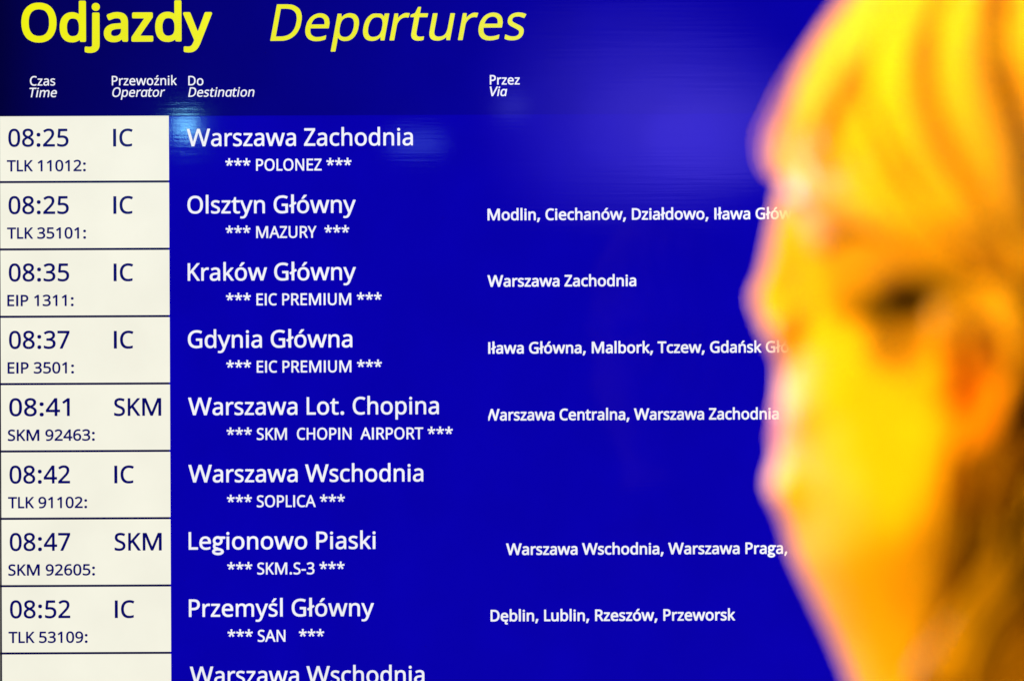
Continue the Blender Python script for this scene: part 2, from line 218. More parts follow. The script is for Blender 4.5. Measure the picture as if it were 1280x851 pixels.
'm':(750,'540,438 574,436 603,428 628,417 649,401 664,379 676,352 683,319 685,280 685,0 615,0 615,277 614,300 610,321 603,338 594,353 582,364 567,372 549,377 528,378 499,376 474,370 454,358 438,342 426,322 418,298 413,270 411,237 411,0 342,0 342,277 341,293 339,308 336,321 332,333 327,344 320,353 312,361 303,367 293,372 281,376 268,378 253,378 233,377 215,374 199,368 185,360 174,350 164,338 156,324 150,308 145,290 141,269 139,247 139,223 139,0 68,0 68,430 125,430 136,371 140,371 147,382 155,392 163,401 173,409 183,416 194,422 205,426 216,431 229,434 241,436 254,437 266,438 290,437 312,433 332,428 349,420 365,410 378,398 389,383 398,366 402,366 414,383 427,398 443,410 461,420 480,428 499,433 519,437'),
'n':(496,'275,438 311,436 343,428 369,417 391,401 408,379 421,352 428,319 431,280 431,0 361,0 361,275 359,300 355,321 348,338 338,353 324,364 308,372 288,377 265,378 232,376 204,368 182,356 166,338 154,316 146,290 140,258 139,223 139,0 68,0 68,430 125,430 136,371 140,371 147,382 156,392 165,401 175,409 186,416 198,422 210,426 222,431 235,434 248,436 262,437'),
'o':(485,'442,216 441,190 438,165 434,142 428,121 420,101 411,82 400,66 388,50 374,37 359,25 342,15 324,7 305,0 285,-4 264,-7 241,-8 220,-7 200,-4 181,0 163,7 145,15 129,25 114,37 100,50 88,66 77,82 67,101 59,121 52,142 48,165 45,190 44,216 46,250 50,282 58,310 68,336 82,360 97,380 116,397 137,412 161,423 186,431 214,436 244,438 272,436 299,431 324,423 347,412 368,397 386,380 403,360 417,336 428,310 436,282 440,250;117,216 118,191 120,168 124,147 130,128 138,110 147,95 158,82 172,71 187,62 204,56 222,52 243,50 264,52 282,56 299,62 314,71 328,82 339,95 348,110 356,128 361,147 366,168 368,191 369,216 368,240 366,263 361,284 355,303 348,320 338,335 327,348 314,359 299,368 282,374 263,377 242,378 212,376 185,368 164,354 147,335 134,312 124,284 119,252'),
'p':(493,'273,438 310,434 344,424 374,407 401,382 422,351 437,313 446,268 449,216 448,181 444,148 437,119 427,93 415,69 401,49 384,31 365,17 345,6 322,-2 298,-6 272,-8 256,-8 241,-6 227,-3 213,1 201,6 190,11 179,17 170,24 139,54 134,54 137,20 139,-16 139,-192 68,-192 68,430 126,430 136,371 139,371 170,405 179,412 190,419 201,424 213,429 226,433 240,436 256,437;260,378 239,378 221,374 204,369 190,362 178,353 167,342 158,328 152,313 146,295 142,276 140,254 139,229 139,216 139,190 142,167 145,145 150,126 157,109 165,93 176,80 188,70 203,61 220,55 239,52 261,50 280,52 297,56 312,63 326,72 338,84 348,98 357,113 364,131 369,150 373,171 375,193 376,216 374,252 369,283 360,310 348,334 332,354 311,368 288,376'),
'r':(331,'269,438 295,437 319,433 310,368 288,372 264,374 252,373 240,371 228,368 216,363 206,358 195,351 186,343 176,334 168,324 161,313 154,301 149,289 144,275 141,261 139,245 139,229 139,0 68,0 68,430 126,430 134,351 137,351 144,363 152,374 161,385 170,395 180,404 191,413 202,420 214,426 227,431 240,435 254,437'),
's':(384,'348,119 347,99 343,80 336,64 327,49 316,36 302,24 286,14 268,6 248,0 226,-4 202,-7 176,-8 155,-8 135,-6 116,-4 99,-1 83,3 68,8 55,13 42,19 42,83 55,77 70,71 86,65 104,60 122,55 141,52 159,50 178,49 203,50 224,53 242,59 256,66 266,76 274,86 278,99 280,112 271,141 266,148 259,154 250,160 239,167 227,173 212,180 194,188 174,196 154,204 135,212 118,220 103,228 89,236 76,245 66,255 57,266 50,278 45,292 42,307 41,324 44,350 52,372 66,392 85,408 109,421 137,430 168,436 202,438 221,437 240,436 258,434 276,430 292,426 308,421 324,415 339,409 315,353 258,372 243,376 228,378 213,380 197,380 177,379 159,377 144,372 131,366 121,358 114,350 110,339 108,328 109,320 111,312 114,304 119,298 125,292 133,286 142,280 154,274 219,246 239,238 257,231 274,223 289,215 302,206 314,197 324,187 333,176 340,164 344,150 347,135'),
't':(290,'212,50 245,52 272,58 272,5 240,-4 200,-8 183,-7 167,-5 152,-2 138,4 124,10 112,20 101,31 91,44 84,60 78,79 75,100 74,125 74,375 13,375 13,409 75,437 103,528 144,528 144,430 269,430 269,375 144,375 144,127 146,108 149,92 155,79 163,69 173,60 185,54 198,51'),
'u':(496,'427,430 427,0 370,0 359,57 356,57 349,46 340,36 331,28 321,20 310,13 298,8 286,3 274,-1 260,-4 247,-6 234,-8 220,-8 195,-7 172,-4 152,1 134,8 117,18 103,29 91,43 81,59 73,78 68,99 64,122 63,148 63,430 135,430 135,153 136,129 140,108 148,91 158,76 171,65 188,57 207,52 230,50 253,52 273,55 291,61 306,69 319,79 330,91 338,105 345,122 350,140 354,160 356,182 357,206 357,430'),
'w':(630,'346,243 336,276 328,308 321,335 316,357 313,357 308,335 302,307 294,276 284,242 207,1 127,1 9,431 82,431 141,201 153,154 163,110 169,73 172,73 178,97 185,128 193,160 201,188 278,431 354,431 428,188 440,149 451,109 457,74 460,74 466,108 477,153 489,201 549,431 622,431 502,1 419,1'),
'x':(424,'170,220 22,430 102,430 212,268 322,430 402,430 253,220 410,0 330,0 212,172 94,0 14,0'),
'y':(409,'1,430 76,430 169,185 184,144 196,105 205,68 208,68 224,121 245,186 333,430 409,430 224,-59 216,-79 207,-97 198,-114 188,-130 177,-144 165,-156 152,-167 138,-176 123,-183 106,-188 87,-191 67,-192 34,-190 9,-186 9,-130 30,-133 56,-135 68,-134 79,-132 90,-130 99,-126 108,-120 116,-114 123,-107 130,-99 152,-58 174,-2'),
'z':(377,'346,0 31,0 31,46 262,375 45,375 45,430 340,430 340,377 112,54 346,54'),
'ó':(485,'442,216 441,190 438,165 434,142 428,121 420,101 411,82 400,66 388,50 374,37 359,25 342,15 324,7 305,0 285,-4 264,-7 241,-8 220,-7 200,-4 181,0 163,7 145,15 129,25 114,37 100,50 88,66 77,82 67,101 59,121 52,142 48,165 45,190 44,216 46,250 50,282 58,310 68,336 82,360 97,380 116,397 137,412 161,423 186,431 214,436 244,438 272,436 299,431 324,423 347,412 368,397 386,380 403,360 417,336 428,310 436,282 440,250;117,216 118,191 120,168 124,147 130,128 138,110 147,95 158,82 172,71 187,62 204,56 222,52 243,50 264,52 282,56 299,62 314,71 328,82 339,95 348,110 356,128 361,147 366,168 368,191 369,216 368,240 366,263 361,284 355,303 348,320 338,335 327,348 314,359 299,368 282,374 263,377 242,378 212,376 185,368 164,354 147,335 134,312 124,284 119,252;362,606 341,579 311,546 278,513 247,486 200,486 200,496 226,532 254,575 277,614 362,614'),
'ę':(452,'312,-93 313,-101 314,-109 317,-115 322,-120 327,-124 333,-127 340,-128 348,-129 371,-127 386,-124 386,-169 364,-174 337,-176 317,-175 300,-171 286,-165 274,-156 266,-145 259,-132 256,-118 254,-101 255,-90 257,-78 261,-67 266,-56 272,-46 279,-36 286,-26 295,-17 328,12 392,20 377,8 364,-4 352,-15 342,-25 334,-34 328,-43 322,-52 318,-60;234,438 261,436 286,432 308,424 329,414 348,400 364,385 378,367 390,346 399,323 406,299 410,272 411,244 411,201 117,201 120,167 127,137 139,111 154,90 174,74 197,62 224,54 254,52 274,53 293,54 310,56 327,60 343,64 359,69 375,75 392,82 392,20 376,13 360,8 343,3 327,-1 310,-4 292,-6 272,-8 251,-8 221,-6 194,-2 168,6 143,17 121,31 101,48 84,68 70,91 59,117 51,146 46,177 44,212 46,246 50,277 57,306 68,333 81,357 96,378 114,396 134,411 157,422 181,431 207,436;233,380 209,378 188,372 170,362 154,348 140,330 130,309 123,285 119,257 338,257 337,275 335,292 331,307 326,322 320,334 312,346 303,356 292,364 280,371 266,376 251,379'),
'Ł':(420,'78,0 78,198 38,176 10,224 78,264 78,573 150,573 150,306 260,371 289,321 150,241 150,64 400,64 400,0'),
'ł':(207,'63,0 63,228 22,203 -7,250 63,295 63,610 133,610 133,341 184,376 214,329 133,274 133,0'),
'ń':(496,'275,438 311,436 343,428 369,417 391,401 408,379 421,352 428,319 431,280 431,0 361,0 361,275 359,300 355,321 348,338 338,353 324,364 308,372 288,377 265,378 232,376 204,368 182,356 166,338 154,316 146,290 140,258 139,223 139,0 68,0 68,430 125,430 136,371 140,371 147,382 156,392 165,401 175,409 186,416 198,422 210,426 222,431 235,434 248,436 262,437;366,606 346,579 316,546 283,513 252,486 205,486 205,496 231,532 259,575 282,614 366,614'),
'ś':(384,'348,119 347,99 343,80 336,64 327,49 316,36 302,24 286,14 268,6 248,0 226,-4 202,-7 176,-8 155,-8 135,-6 116,-4 99,-1 83,3 68,8 55,13 42,19 42,83 55,77 70,71 86,65 104,60 122,55 141,52 159,50 178,49 203,50 224,53 242,59 256,66 266,76 274,86 278,99 280,112 271,141 266,148 259,154 250,160 239,167 227,173 212,180 194,188 174,196 154,204 135,212 118,220 103,228 89,236 76,245 66,255 57,266 50,278 45,292 42,307 41,324 44,350 52,372 66,392 85,408 109,421 137,430 168,436 202,438 221,437 240,436 258,434 276,430 292,426 308,421 324,415 339,409 315,353 258,372 243,376 228,378 213,380 197,380 177,379 159,377 144,372 131,366 121,358 114,350 110,339 108,328 109,320 111,312 114,304 119,298 125,292 133,286 142,280 154,274 219,246 239,238 257,231 274,223 289,215 302,206 314,197 324,187 333,176 340,164 344,150 347,135;311,606 290,579 260,546 227,513 196,486 150,486 150,496 176,532 204,575 226,614 311,614'),
'ź':(377,'346,0 31,0 31,46 262,375 45,375 45,430 340,430 340,377 112,54 346,54;307,606 286,579 256,546 223,513 192,486 146,486 146,496 172,532 200,575 222,614 307,614'),
}
ADV = dict(zip('ABCDEGHIKLMNOPRSTUVWYZŁ', (1185, 1114, 1092, 1260, 1000, 1292, 1276, 516, 1064, 861, 1751, 1322, 1356, 1058, 1112, 941, 998, 1314, 1162, 1822, 998, 959, 870)))
ADV.update(dict(zip('abcdeghijklmnoprstuwyz', (981, 1076, 866, 1076, 1019, 964, 1076, 470, 490, 931, 470, 1636, 1076, 1080, 1076, 714, 801, 686, 1076, 1464, 927, 809))))
ADV.update({'.': 517, ',': 511, ':': 548, '-': 627, ' ': 463, '*': 1020, 'ó': 1080, 'ę': 1019, 'ł': 500, 'ń': 1076, 'ś': 801, 'ź': 809})
for c in '0123456789':
    ADV[c] = 1038

def outline(ch):
    adv, s = GLYPHS[ch]
    kx = ADV[ch] / 2048 / (adv / 1000)
    low = ch.islower()
    out = []
    for c in s.split(';'):
        P = np.array([[float(v) for v in p.split(',')] for p in c.split()]) / 1000
        y = P[:, 1].copy()
        if low:
            y2 = np.where(y <= .4298, y * 1.084, .466 + (y - .4298) * 1.16)
            if ch in 'óńśźi' or ch == 'j':
                y2 = np.where(y <= .4298, y * 1.084, .466 + (y - .4298) * 1.05)
            y2 = np.where(y < 0, y * 1.0, y2)
        else:
            y2 = y * 1.108
        out.append(np.stack([P[:, 0] * kx, y2], 1))
    return out

RES = 0.0085                                          # em per sample
def sd_poly(contours, X, Y):
    d2 = np.full(X.shape, 1e9)
    ins = np.zeros(X.shape, bool)
    for P in contours:
        Q = np.roll(P, -1, 0)
        for (x0, y0), (x1, y1) in zip(P, Q):
            ex, ey = x1 - x0, y1 - y0
            L = ex * ex + ey * ey
            if L < 1e-14:
                continue
            t = np.clip(((X - x0) * ex + (Y - y0) * ey) / L, 0, 1)
            d2 = np.minimum(d2, (X - x0 - t * ex) ** 2 + (Y - y0 - t * ey) ** 2)
            c = (y0 > Y) != (y1 > Y)
            if ey != 0:
                ins ^= c & (X < ex * (Y - y0) / ey + x0)
    d = np.sqrt(d2)
    return np.where(ins, -d, d)

def sd_path(pts, X, Y, r):
    d = np.full(X.shape, 1e9)
    for (x0, y0), (x1, y1) in zip(pts[:-1], pts[1:]):
        ex, ey = x1 - x0, y1 - y0
        t = np.clip(((X - x0) * ex + (Y - y0) * ey) / (ex * ex + ey * ey + 1e-12), 0, 1)
        d = np.minimum(d, np.hypot(X - x0 - t * ex, Y - y0 - t * ey))
    return d - r

def ring(cx, cy, rx, ry, n=28):
    a = np.linspace(0, 2 * math.pi, n + 1)
    return [(cx + rx * math.cos(t), cy + ry * math.sin(t)) for t in a]

def contours_of(F, x0, y0, h):
    """marching squares, linear interpolation, closed loops"""
    ny, nx = F.shape
    s = F < 0
    code = s[:-1, :-1] * 1 + s[:-1, 1:] * 2 + s[1:, 1:] * 4 + s[1:, :-1] * 8
    nxt = {}
    pos = {}
    def ept(i, j, e):
        if e == 0: k = ('h', i, j); a, b_, p, q = F[i, j], F[i, j + 1], (j, i), (j + 1, i)
        elif e == 1: k = ('v', i, j + 1); a, b_, p, q = F[i, j + 1], F[i + 1, j + 1], (j + 1, i), (j + 1, i + 1)
        elif e == 2: k = ('h', i + 1, j); a, b_, p, q = F[i + 1, j], F[i + 1, j + 1], (j, i + 1), (j + 1, i + 1)
        else: k = ('v', i, j); a, b_, p, q = F[i, j], F[i + 1, j], (j, i), (j, i + 1)
        if k not in pos:
            t = a / (a - b_)
            pos[k] = (x0 + h * (p[0] + t * (q[0] - p[0])), y0 + h * (p[1] + t * (q[1] - p[1])))
        return k
    T = {1: [(3, 0)], 2: [(0, 1)], 3: [(3, 1)], 4: [(1, 2)], 5: [(3, 2), (1, 0)], 6: [(0, 2)], 7: [(3, 2)],
         8: [(2, 3)], 9: [(2, 0)], 10: [(0, 3), (2, 1)], 11: [(2, 1)], 12: [(1, 3)], 13: [(1, 0)], 14: [(0, 3)]}
    for i, j in zip(*np.nonzero((code > 0) & (code < 15))):
        for a, b_ in T[int(code[i, j])]:
            nxt[ept(i, j, a)] = ept(i, j, b_)
    loops = []
    while nxt:
        k, v = nxt.popitem()
        L = [k]
        while v != k and v in nxt:
            L.append(v)
            v = nxt.pop(v)
        if len(L) > 4:
            loops.append(np.array([pos[q] for q in L]))
    return loops

def thin(P, tol):
    """Douglas-Peucker on a closed loop"""
    n = len(P)
    a = 0
    b_ = int(np.argmax(((P - P[0]) ** 2).sum(1)))
    keep = {a, b_}
    st = [(a, b_), (b_, n)]
    while st:
        i, j = st.pop()
        if j - i < 2:
            continue
        p, q = P[i], P[j % n]
        d = q - p
        L = math.hypot(*d) + 1e-12
        S = P[i + 1:j]
        dist = np.abs((S[:, 0] - p[0]) * d[1] - (S[:, 1] - p[1]) * d[0]) / L
        k = int(np.argmax(dist))
        if dist[k] > tol:
            keep.add(i + 1 + k)
            st += [(i, i + 1 + k), (i + 1 + k, j)]
    return P[sorted(keep)]

CACHE = {}
def glyph(ch, bold, italic):
    key = (ch, bold, italic)
    if key in CACHE:
        return CACHE[key]
    src = ch
    if italic and ch == 'a':
        src = 'd'
    C = outline(src)
    allp = np.concatenate(C)
    m = 0.08
    x0, y0 = allp.min(0) - m
    x1, y1 = allp.max(0) + m
    if ch == 'g' and not italic:
        x0, x1, y0, y1 = -.06, .56, -.30, .58
    X, Y = np.meshgrid(np.arange(x0, x1, RES), np.arange(y0, y1, RES))
    if ch == 'I':
        F = np.maximum(np.abs(X - .126) - .043, np.abs(Y - .317) - .317)
    elif ch == 'g' and not italic:                       # the two-storey g
        r = .037
        F = sd_path(ring(.215, .318, .135, .128), X, Y, r)
        F = np.minimum(F, sd_path(ring(.222, -.085, .168, .088), X, Y, r))
        F = np.minimum(F, sd_path([(.125, .215), (.092, .165), (.082, .12), (.092, .075), (.13, .045), (.20, .030)], X, Y, r))
        F = np.minimum(F, sd_path([(.26, .43), (.36, .432), (.45, .432)], X, Y, r))
    else:
        F = sd_poly(C, X, Y)
        if italic and ch == 'a':
            F = np.maximum(F, Y - .466)
    F = F - bold
    L = [thin(p, .0022) for p in contours_of(F, x0, y0, RES)]
    if italic:
        L = [np.stack([p[:, 0] + .19 * p[:, 1], p[:, 1]], 1) for p in L]
    CACHE[key] = L
    return L

PXM = CAM_D / K                                        # metres per picture unit on the screen plane
TILT = 0.0043                                          # the picture leans by a quarter of a degree
def board_xy(px, py):
    u, v = (px - 640) * PXM, (425 - py) * PXM
    c, s = math.cos(-TILT), math.sin(-TILT)
    return u * c - v * s, u * s + v * c

def clip_left(P, x):
    out = []
    for a, b_ in zip(P, np.roll(P, -1, 0)):
        ia, ib = a[0] >= x, b_[0] >= x
        if ia:
            out.append(a)
        if ia != ib:
            t = (x - a[0]) / (b_[0] - a[0])
            out.append(a + t * (b_ - a))
    return np.array(out)

def lettering(name, text, x0, x1, base, em, mat, parent, bold=0.0, italic=False, fit=None, clip=None, depth=0.0009, step=0.0):
    """one line of text as one flat mesh; fit = the leading part of the text that spans x0..x1"""
    pen = 0.0
    loops, fit_end, fit_n = [], None, len(fit or text)
    first = None
    for i, ch in enumerate(text):
        if ch != ' ':
            for P in glyph(ch, bold, italic):
                Q = P + np.array([pen, 0])
                loops.append(Q)
                first = Q[:, 0].min() if first is None else min(first, Q[:, 0].min())
                if i < fit_n:
                    fit_end = Q[:, 0].max() if fit_end is None else max(fit_end, Q[:, 0].max())
        pen += ADV[ch] / 2048 + step
    kx = (x1 - x0) / (fit_end - first)
    ox, oz = board_xy(x0, base)
    cu = bpy.data.curves.new(name, 'CURVE')
    cu.dimensions = '2D'
    cu.fill_mode = 'FRONT'
    for Q in loops:
        if clip is not None:
            Q = clip_left(Q, first + (clip - x0) / kx)
            if len(Q) < 3:
                continue
        s = cu.splines.new('POLY')
        s.points.add(len(Q) - 1)
        s.points.foreach_set('co', np.stack([(Q[:, 0] - first) * kx * PXM, Q[:, 1] * em * PXM, 0 * Q[:, 0], 0 * Q[:, 0] + 1], 1).ravel())
        s.use_cyclic_u = True
    tmp = bpy.data.objects.new('tmp', cu)
    COL.objects.link(tmp)
    dg = bpy.context.evaluated_depsgraph_get()
    me = bpy.data.meshes.new_from_object(tmp.evaluated_get(dg))
    bpy.data.objects.remove(tmp)
    bpy.data.curves.remove(cu)
    me.name = name
    me.transform(Matrix.Translation((ox, -depth, oz)) @ Matrix.Rotation(math.radians(90), 4, 'X'))
    me.materials.clear()
    me.materials.append(mat)
    return link(bpy.data.objects.new(name, me), parent)

# ------------------------------------------------------------------ departure board
board = bpy.data.objects.new('departure_board', None)
COL.objects.link(board)
board.rotation_euler = (0, -TILT, 0)
board['label'] = 'blue electronic departure board with cream time column and white Polish station names'
board['category'] = 'departure board'

def rect(name, px0, py0, px1, py1, depth, mat, parent):
    """px in the board's own upright frame"""
    f = lambda x, y: ((x - 640) * PXM, -depth, (425 - y) * PXM)
    return mesh_obj(name, [f(px0, py1), f(px1, py1), f(px1, py0), f(px0, py0)], [(0, 1, 2, 3)], mat, parent)

SX0, SX1, SY0, SY1 = 0.3, 1590, -12, 1010
cx, cz = ((SX0 + SX1) / 2 - 640) * PXM, (425 - (SY0 + SY1) / 2) * PXM
w_, h_ = (SX1 - SX0) * PXM, (SY1 - SY0) * PXM
v, f = box(cx, 0.034, cz, w_ + 0.05, 0.066, h_ + 0.05)
case = mesh_obj('casing', v, f, M_case, board)
bv = case.modifiers.new('bevel', 'BEVEL'); bv.width = 0.006; bv.segments = 3
T = 0.022                                              # bezel bars round the panel
V, F_ = [], []
for c in ((cx - w_ / 2 - T / 2, cz, T, h_ + 2 * T), (cx + w_ / 2 + T / 2, cz, T, h_ + 2 * T),
          (cx, cz + h_ / 2 + T / 2, w_, T), (cx, cz - h_ / 2 - T / 2, w_, T)):
    bv_, bf_ = box(c[0], -0.003, c[1], c[2], 0.008, c[3])
    F_ += [tuple(i + len(V) for i in q) for q in bf_]
    V += bv_
mesh_obj('bezel', V, F_, M_case, board)
screen = rect('screen', SX0, SY0, SX1, SY1, 0.0, M_blue, board)
rect('header_band', SX0, SY0, SX1, 143, 0.0003, M_header, board)

lettering('title', 'Odjazdy', 27, 265.3, 51.2, 71.5, M_yellow, board, bold=.023)
lettering('title', 'Departures', 338, 658, 51, 71, M_yellow, board, bold=.004, italic=True)
for name, txt, x0, x1, y, it in (
        ('column_heading', 'Czas', 37.7, 69.2, 106.9, False), ('column_heading', 'Time', 37.2, 71.4, 121.4, True),
        ('column_heading', 'Przewoźnik', 140, 221.2, 106.6, False), ('column_heading', 'Operator', 140.6, 206.6, 121.0, True),
        ('column_heading', 'Do', 235.6, 254.4, 106.6, False), ('column_heading', 'Destination', 235.4, 318.2, 120.9, True),
        ('column_heading', 'Przez', 612.3, 649.7, 105.6, False), ('column_heading', 'Via', 612.3, 634, 119.9, True)):
    lettering(name, txt, x0, x1, y, 18.2, M_white, board, bold=.014 if txt in ('Przez', 'Via') else .008, italic=it)

ROWS = [
    ('08:25', 'IC', 'TLK 11012:', 107.6, 'Warszawa Zachodnia', 516.2, '*** POLONEZ ***', 439.4, None),
    ('08:25', 'IC', 'TLK 35101:', 107.8, 'Olsztyn Główny', 444.8, '*** MAZURY  ***', 436.6, ('Modlin, Ciechanów, Działdowo, Iława Główna', 'Modlin, Ciechanów, Działdowo, Iława', 609.4, 937.6, None)),
    ('08:35', 'IC', 'EIP 1311:', 92.4, 'Kraków Główny', 445, '*** EIC PREMIUM ***', 477.2, ('Warszawa Zachodnia', None, 609.4, 795.2, None)),
    ('08:37', 'IC', 'EIP 3501:', 92.8, 'Gdynia Główna', 440.5, '*** EIC PREMIUM ***', 477.4, ('Iława Główna, Malbork, Tczew, Gdańsk Główny', 'Iława Główna, Malbork, Tczew, Gdańsk', 610.3, 951.8, None)),
    ('08:41', 'SKM', 'SKM 92463:', 118.8, 'Warszawa Lot. Chopina', 548.6, '*** SKM  CHOPIN  AIRPORT ***', 566, ('Warszawa Centralna, Warszawa Zachodnia', 'Warszawa Centralna, Warszawa Zachodni', 605.4, 963.2, 610.4)),
    ('08:42', 'IC', 'TLK 91102:', 109.2, 'Warszawa Wschodnia', 529.2, '*** SOPLICA ***', 431.2, None),
    ('08:47', 'SKM', 'SKM 92605:', 119, 'Legionowo Piaski', 469.6, '*** SKM.S-3 ***', 430.8, ('Warszawa Wschodnia, Warszawa Praga,', None, 632.7, 984, None)),
    ('08:52', 'IC', 'TLK 53109:', 109.8, 'Przemyśl Główny', 467.6, '*** SAN   ***', 405.3, ('Dęblin, Lublin, Rzeszów, Przeworsk', None, 613.2, 918.8, None)),
]
# first cell top, pitch and the thin rules between the cells
def cell(k):
    y0 = 142.6 if k == 0 else 225.3 + 84.03 * (k - 1) + .7
    y1 = 224.0 + 84.03 * k - .7
    return rect('time_cell', SX0 + 0.8, y0, 212.3, y1, 0.0005, M_cream, board)
rect('cell_rule', SX0, 144, 211, 890, 0.00025, M_line, board)
for k, (tm, op, no, nx1, dest, dx1, train, tx1, via) in enumerate(ROWS):
    dy = 84.05 * k
    sh = 0.0036 * dy
    c = cell(k)
    lettering('departure_time', tm, 10.6 + sh, {'08:25': 86.0, '08:35': 86.2, '08:37': 86.4, '08:41': 86.3, '08:42': 86.4, '08:47': 86.3, '08:52': 86.0}[tm] + sh, 183.0 + dy, 34, M_navy, c, bold=.012)
    lettering('operator_code', op, 141.6 + sh, (166.2 if op == 'IC' else 200.6) + sh, 182.6 + dy, 33.6, M_navy, c, bold=.012)
    lettering('train_number', no, 8.8 + sh, nx1 if nx1 else 107, 213.9 + dy, 21.3, M_navy, c, bold=.018)
    lettering('destination', dest, 233.6 + sh + (0.6 if k else 0), dx1, 182.5 + dy - 0.2 * k * .9, 33.6, M_white, board, bold=.010)
    lettering('train_name', train, 281.9 + sh * 1.3, tx1, 213.2 + dy - .1 * k, 22.6, M_white, board, bold=.012)
    if via:
        y = {1: 274.8, 2: 357.7, 3: 441.2, 4: 524.6, 6: 692.3, 7: 775.2}[k]
        lettering('via_stations', via[0], via[2], via[3], y, 21.6, M_white, board, bold=.020, fit=via[1], clip=via[4])
cell(8)
lettering('destination', 'Warszawa Wschodnia', 237.6, 530.6, 853.6, 33.6, M_white, board, bold=.010)

# ------------------------------------------------------------------ person
# Local head units: one unit = 1 / 3026 m; x to the right, y downwards, t towards the camera from the
# plane that halves the head. She looks to the left and slightly up at the board.
HY = -1.06
HS = (HY + CAM_D) / K
def head_pt(x, y, t):
    return ((x - 640) * HS, HY - t * HS, (425 - y) * HS)

def unproj(x, y, t):
    """where a point at depth t has to be to sit over place (x, y) of the plane behind it"""
    f = (HY + CAM_D - t * HS) / (HY + CAM_D)
    return 640 + (x - 640) * f, 425 + (y - 425) * f

def catmull(P, n=8, closed=False):
    P = np.array(P, float)
    m = len(P)
    out = []
    rng_ = range(m) if closed else range(m - 1)
    for i in rng_:
        g = (lambda k: P[k % m]) if closed else (lambda k: P[min(max(k, 0), m - 1)])
        p0, p1, p2, p3 = g(i - 1), g(i), g(i + 1), g(i + 2)
        for k in range(n):
            u = k / n
            out.append(.5 * (2 * p1 + (p2 - p0) * u + (2 * p0 - 5 * p1 + 4 * p2 - p3) * u * u + (3 * p1 - p0 - 3 * p2 + p3) * u ** 3))
    if not closed:
        out.append(P[-1])
    return np.array(out)

PROFILE = catmull([
    (1120, -40), (1060, 15), (1010, 90), (988, 165), (982, 215), (983, 252), (988, 300), (996, 350), (1000, 400),
    (990, 440), (981, 470), (974, 505), (972, 540), (972, 568), (970, 600), (976, 630), (983, 660),
    (996, 702), (1020, 752), (1045, 806), (1066, 860), (1086, 930), (1094, 1000), (1090, 1080),
    (1100, 1300), (1360, 1300), (1430, 1080), (1420, 900), (1440, 760), (1490, 620), (1525, 440), (1515, 240), (1450, 80),
    (1340, -30), (1220, -65)], 6, True)
RH = 225.0

ST = 6.0
gx = np.arange(860, 1700, ST)
gy = np.arange(-150, 1420, ST)
XX, YY = np.meshgrid(gx, gy, indexing='ij')
din = -sd_poly([PROFILE], XX, YY)
def bump(cx, cy, rx, ry):
    return np.exp(-((XX - cx) / rx) ** 2 - ((YY - cy) / ry) ** 2)

taper = 1 - .20 * bump(980, 600, 60, 80)
dd = np.minimum(din, RH)
PW = 1.65                                              # the face narrows forward more than an ellipse
w2 = np.where(din > 0, RH * RH * (1 - (1 - np.maximum(dd, 0) / RH) ** PW) ** (2 / PW), 1.2 * RH * din) * taper
jaw = 1 / (1 + np.exp(-(YY - (705 - .36 * (XX - 985))) / 34))
w2 = w2 * (1 - .14 * jaw * np.clip((1420 - XX) / 200, 0, 1))
w = np.sqrt(np.maximum(w2, 0))
EX, EY = unproj(1128, 366, 165)
det = (-36 * bump(EX - 4, EY + 2, 78, 44) + 14 * bump(EX - 30, EY - 72, 95, 24) - 26 * bump(EX + 26, EY + 92, 75, 85) + 40 * bump(1100, 640, 78, 95)
       - 8 * bump(1016, 530, 24, 14))
w = np.where(w > 30, np.maximum(w + det * np.clip((w - 30) / 60, 0, 1), 5), w)
w2 = np.where(w2 > 0, w * w, w2)

gt = np.arange(-640, 641, ST)

def smin(a, b_, k):
    h = np.clip(.5 + .5 * (b_ - a) / k, 0, 1)
    return b_ * (1 - h) + a * h - k * h * (1 - h)

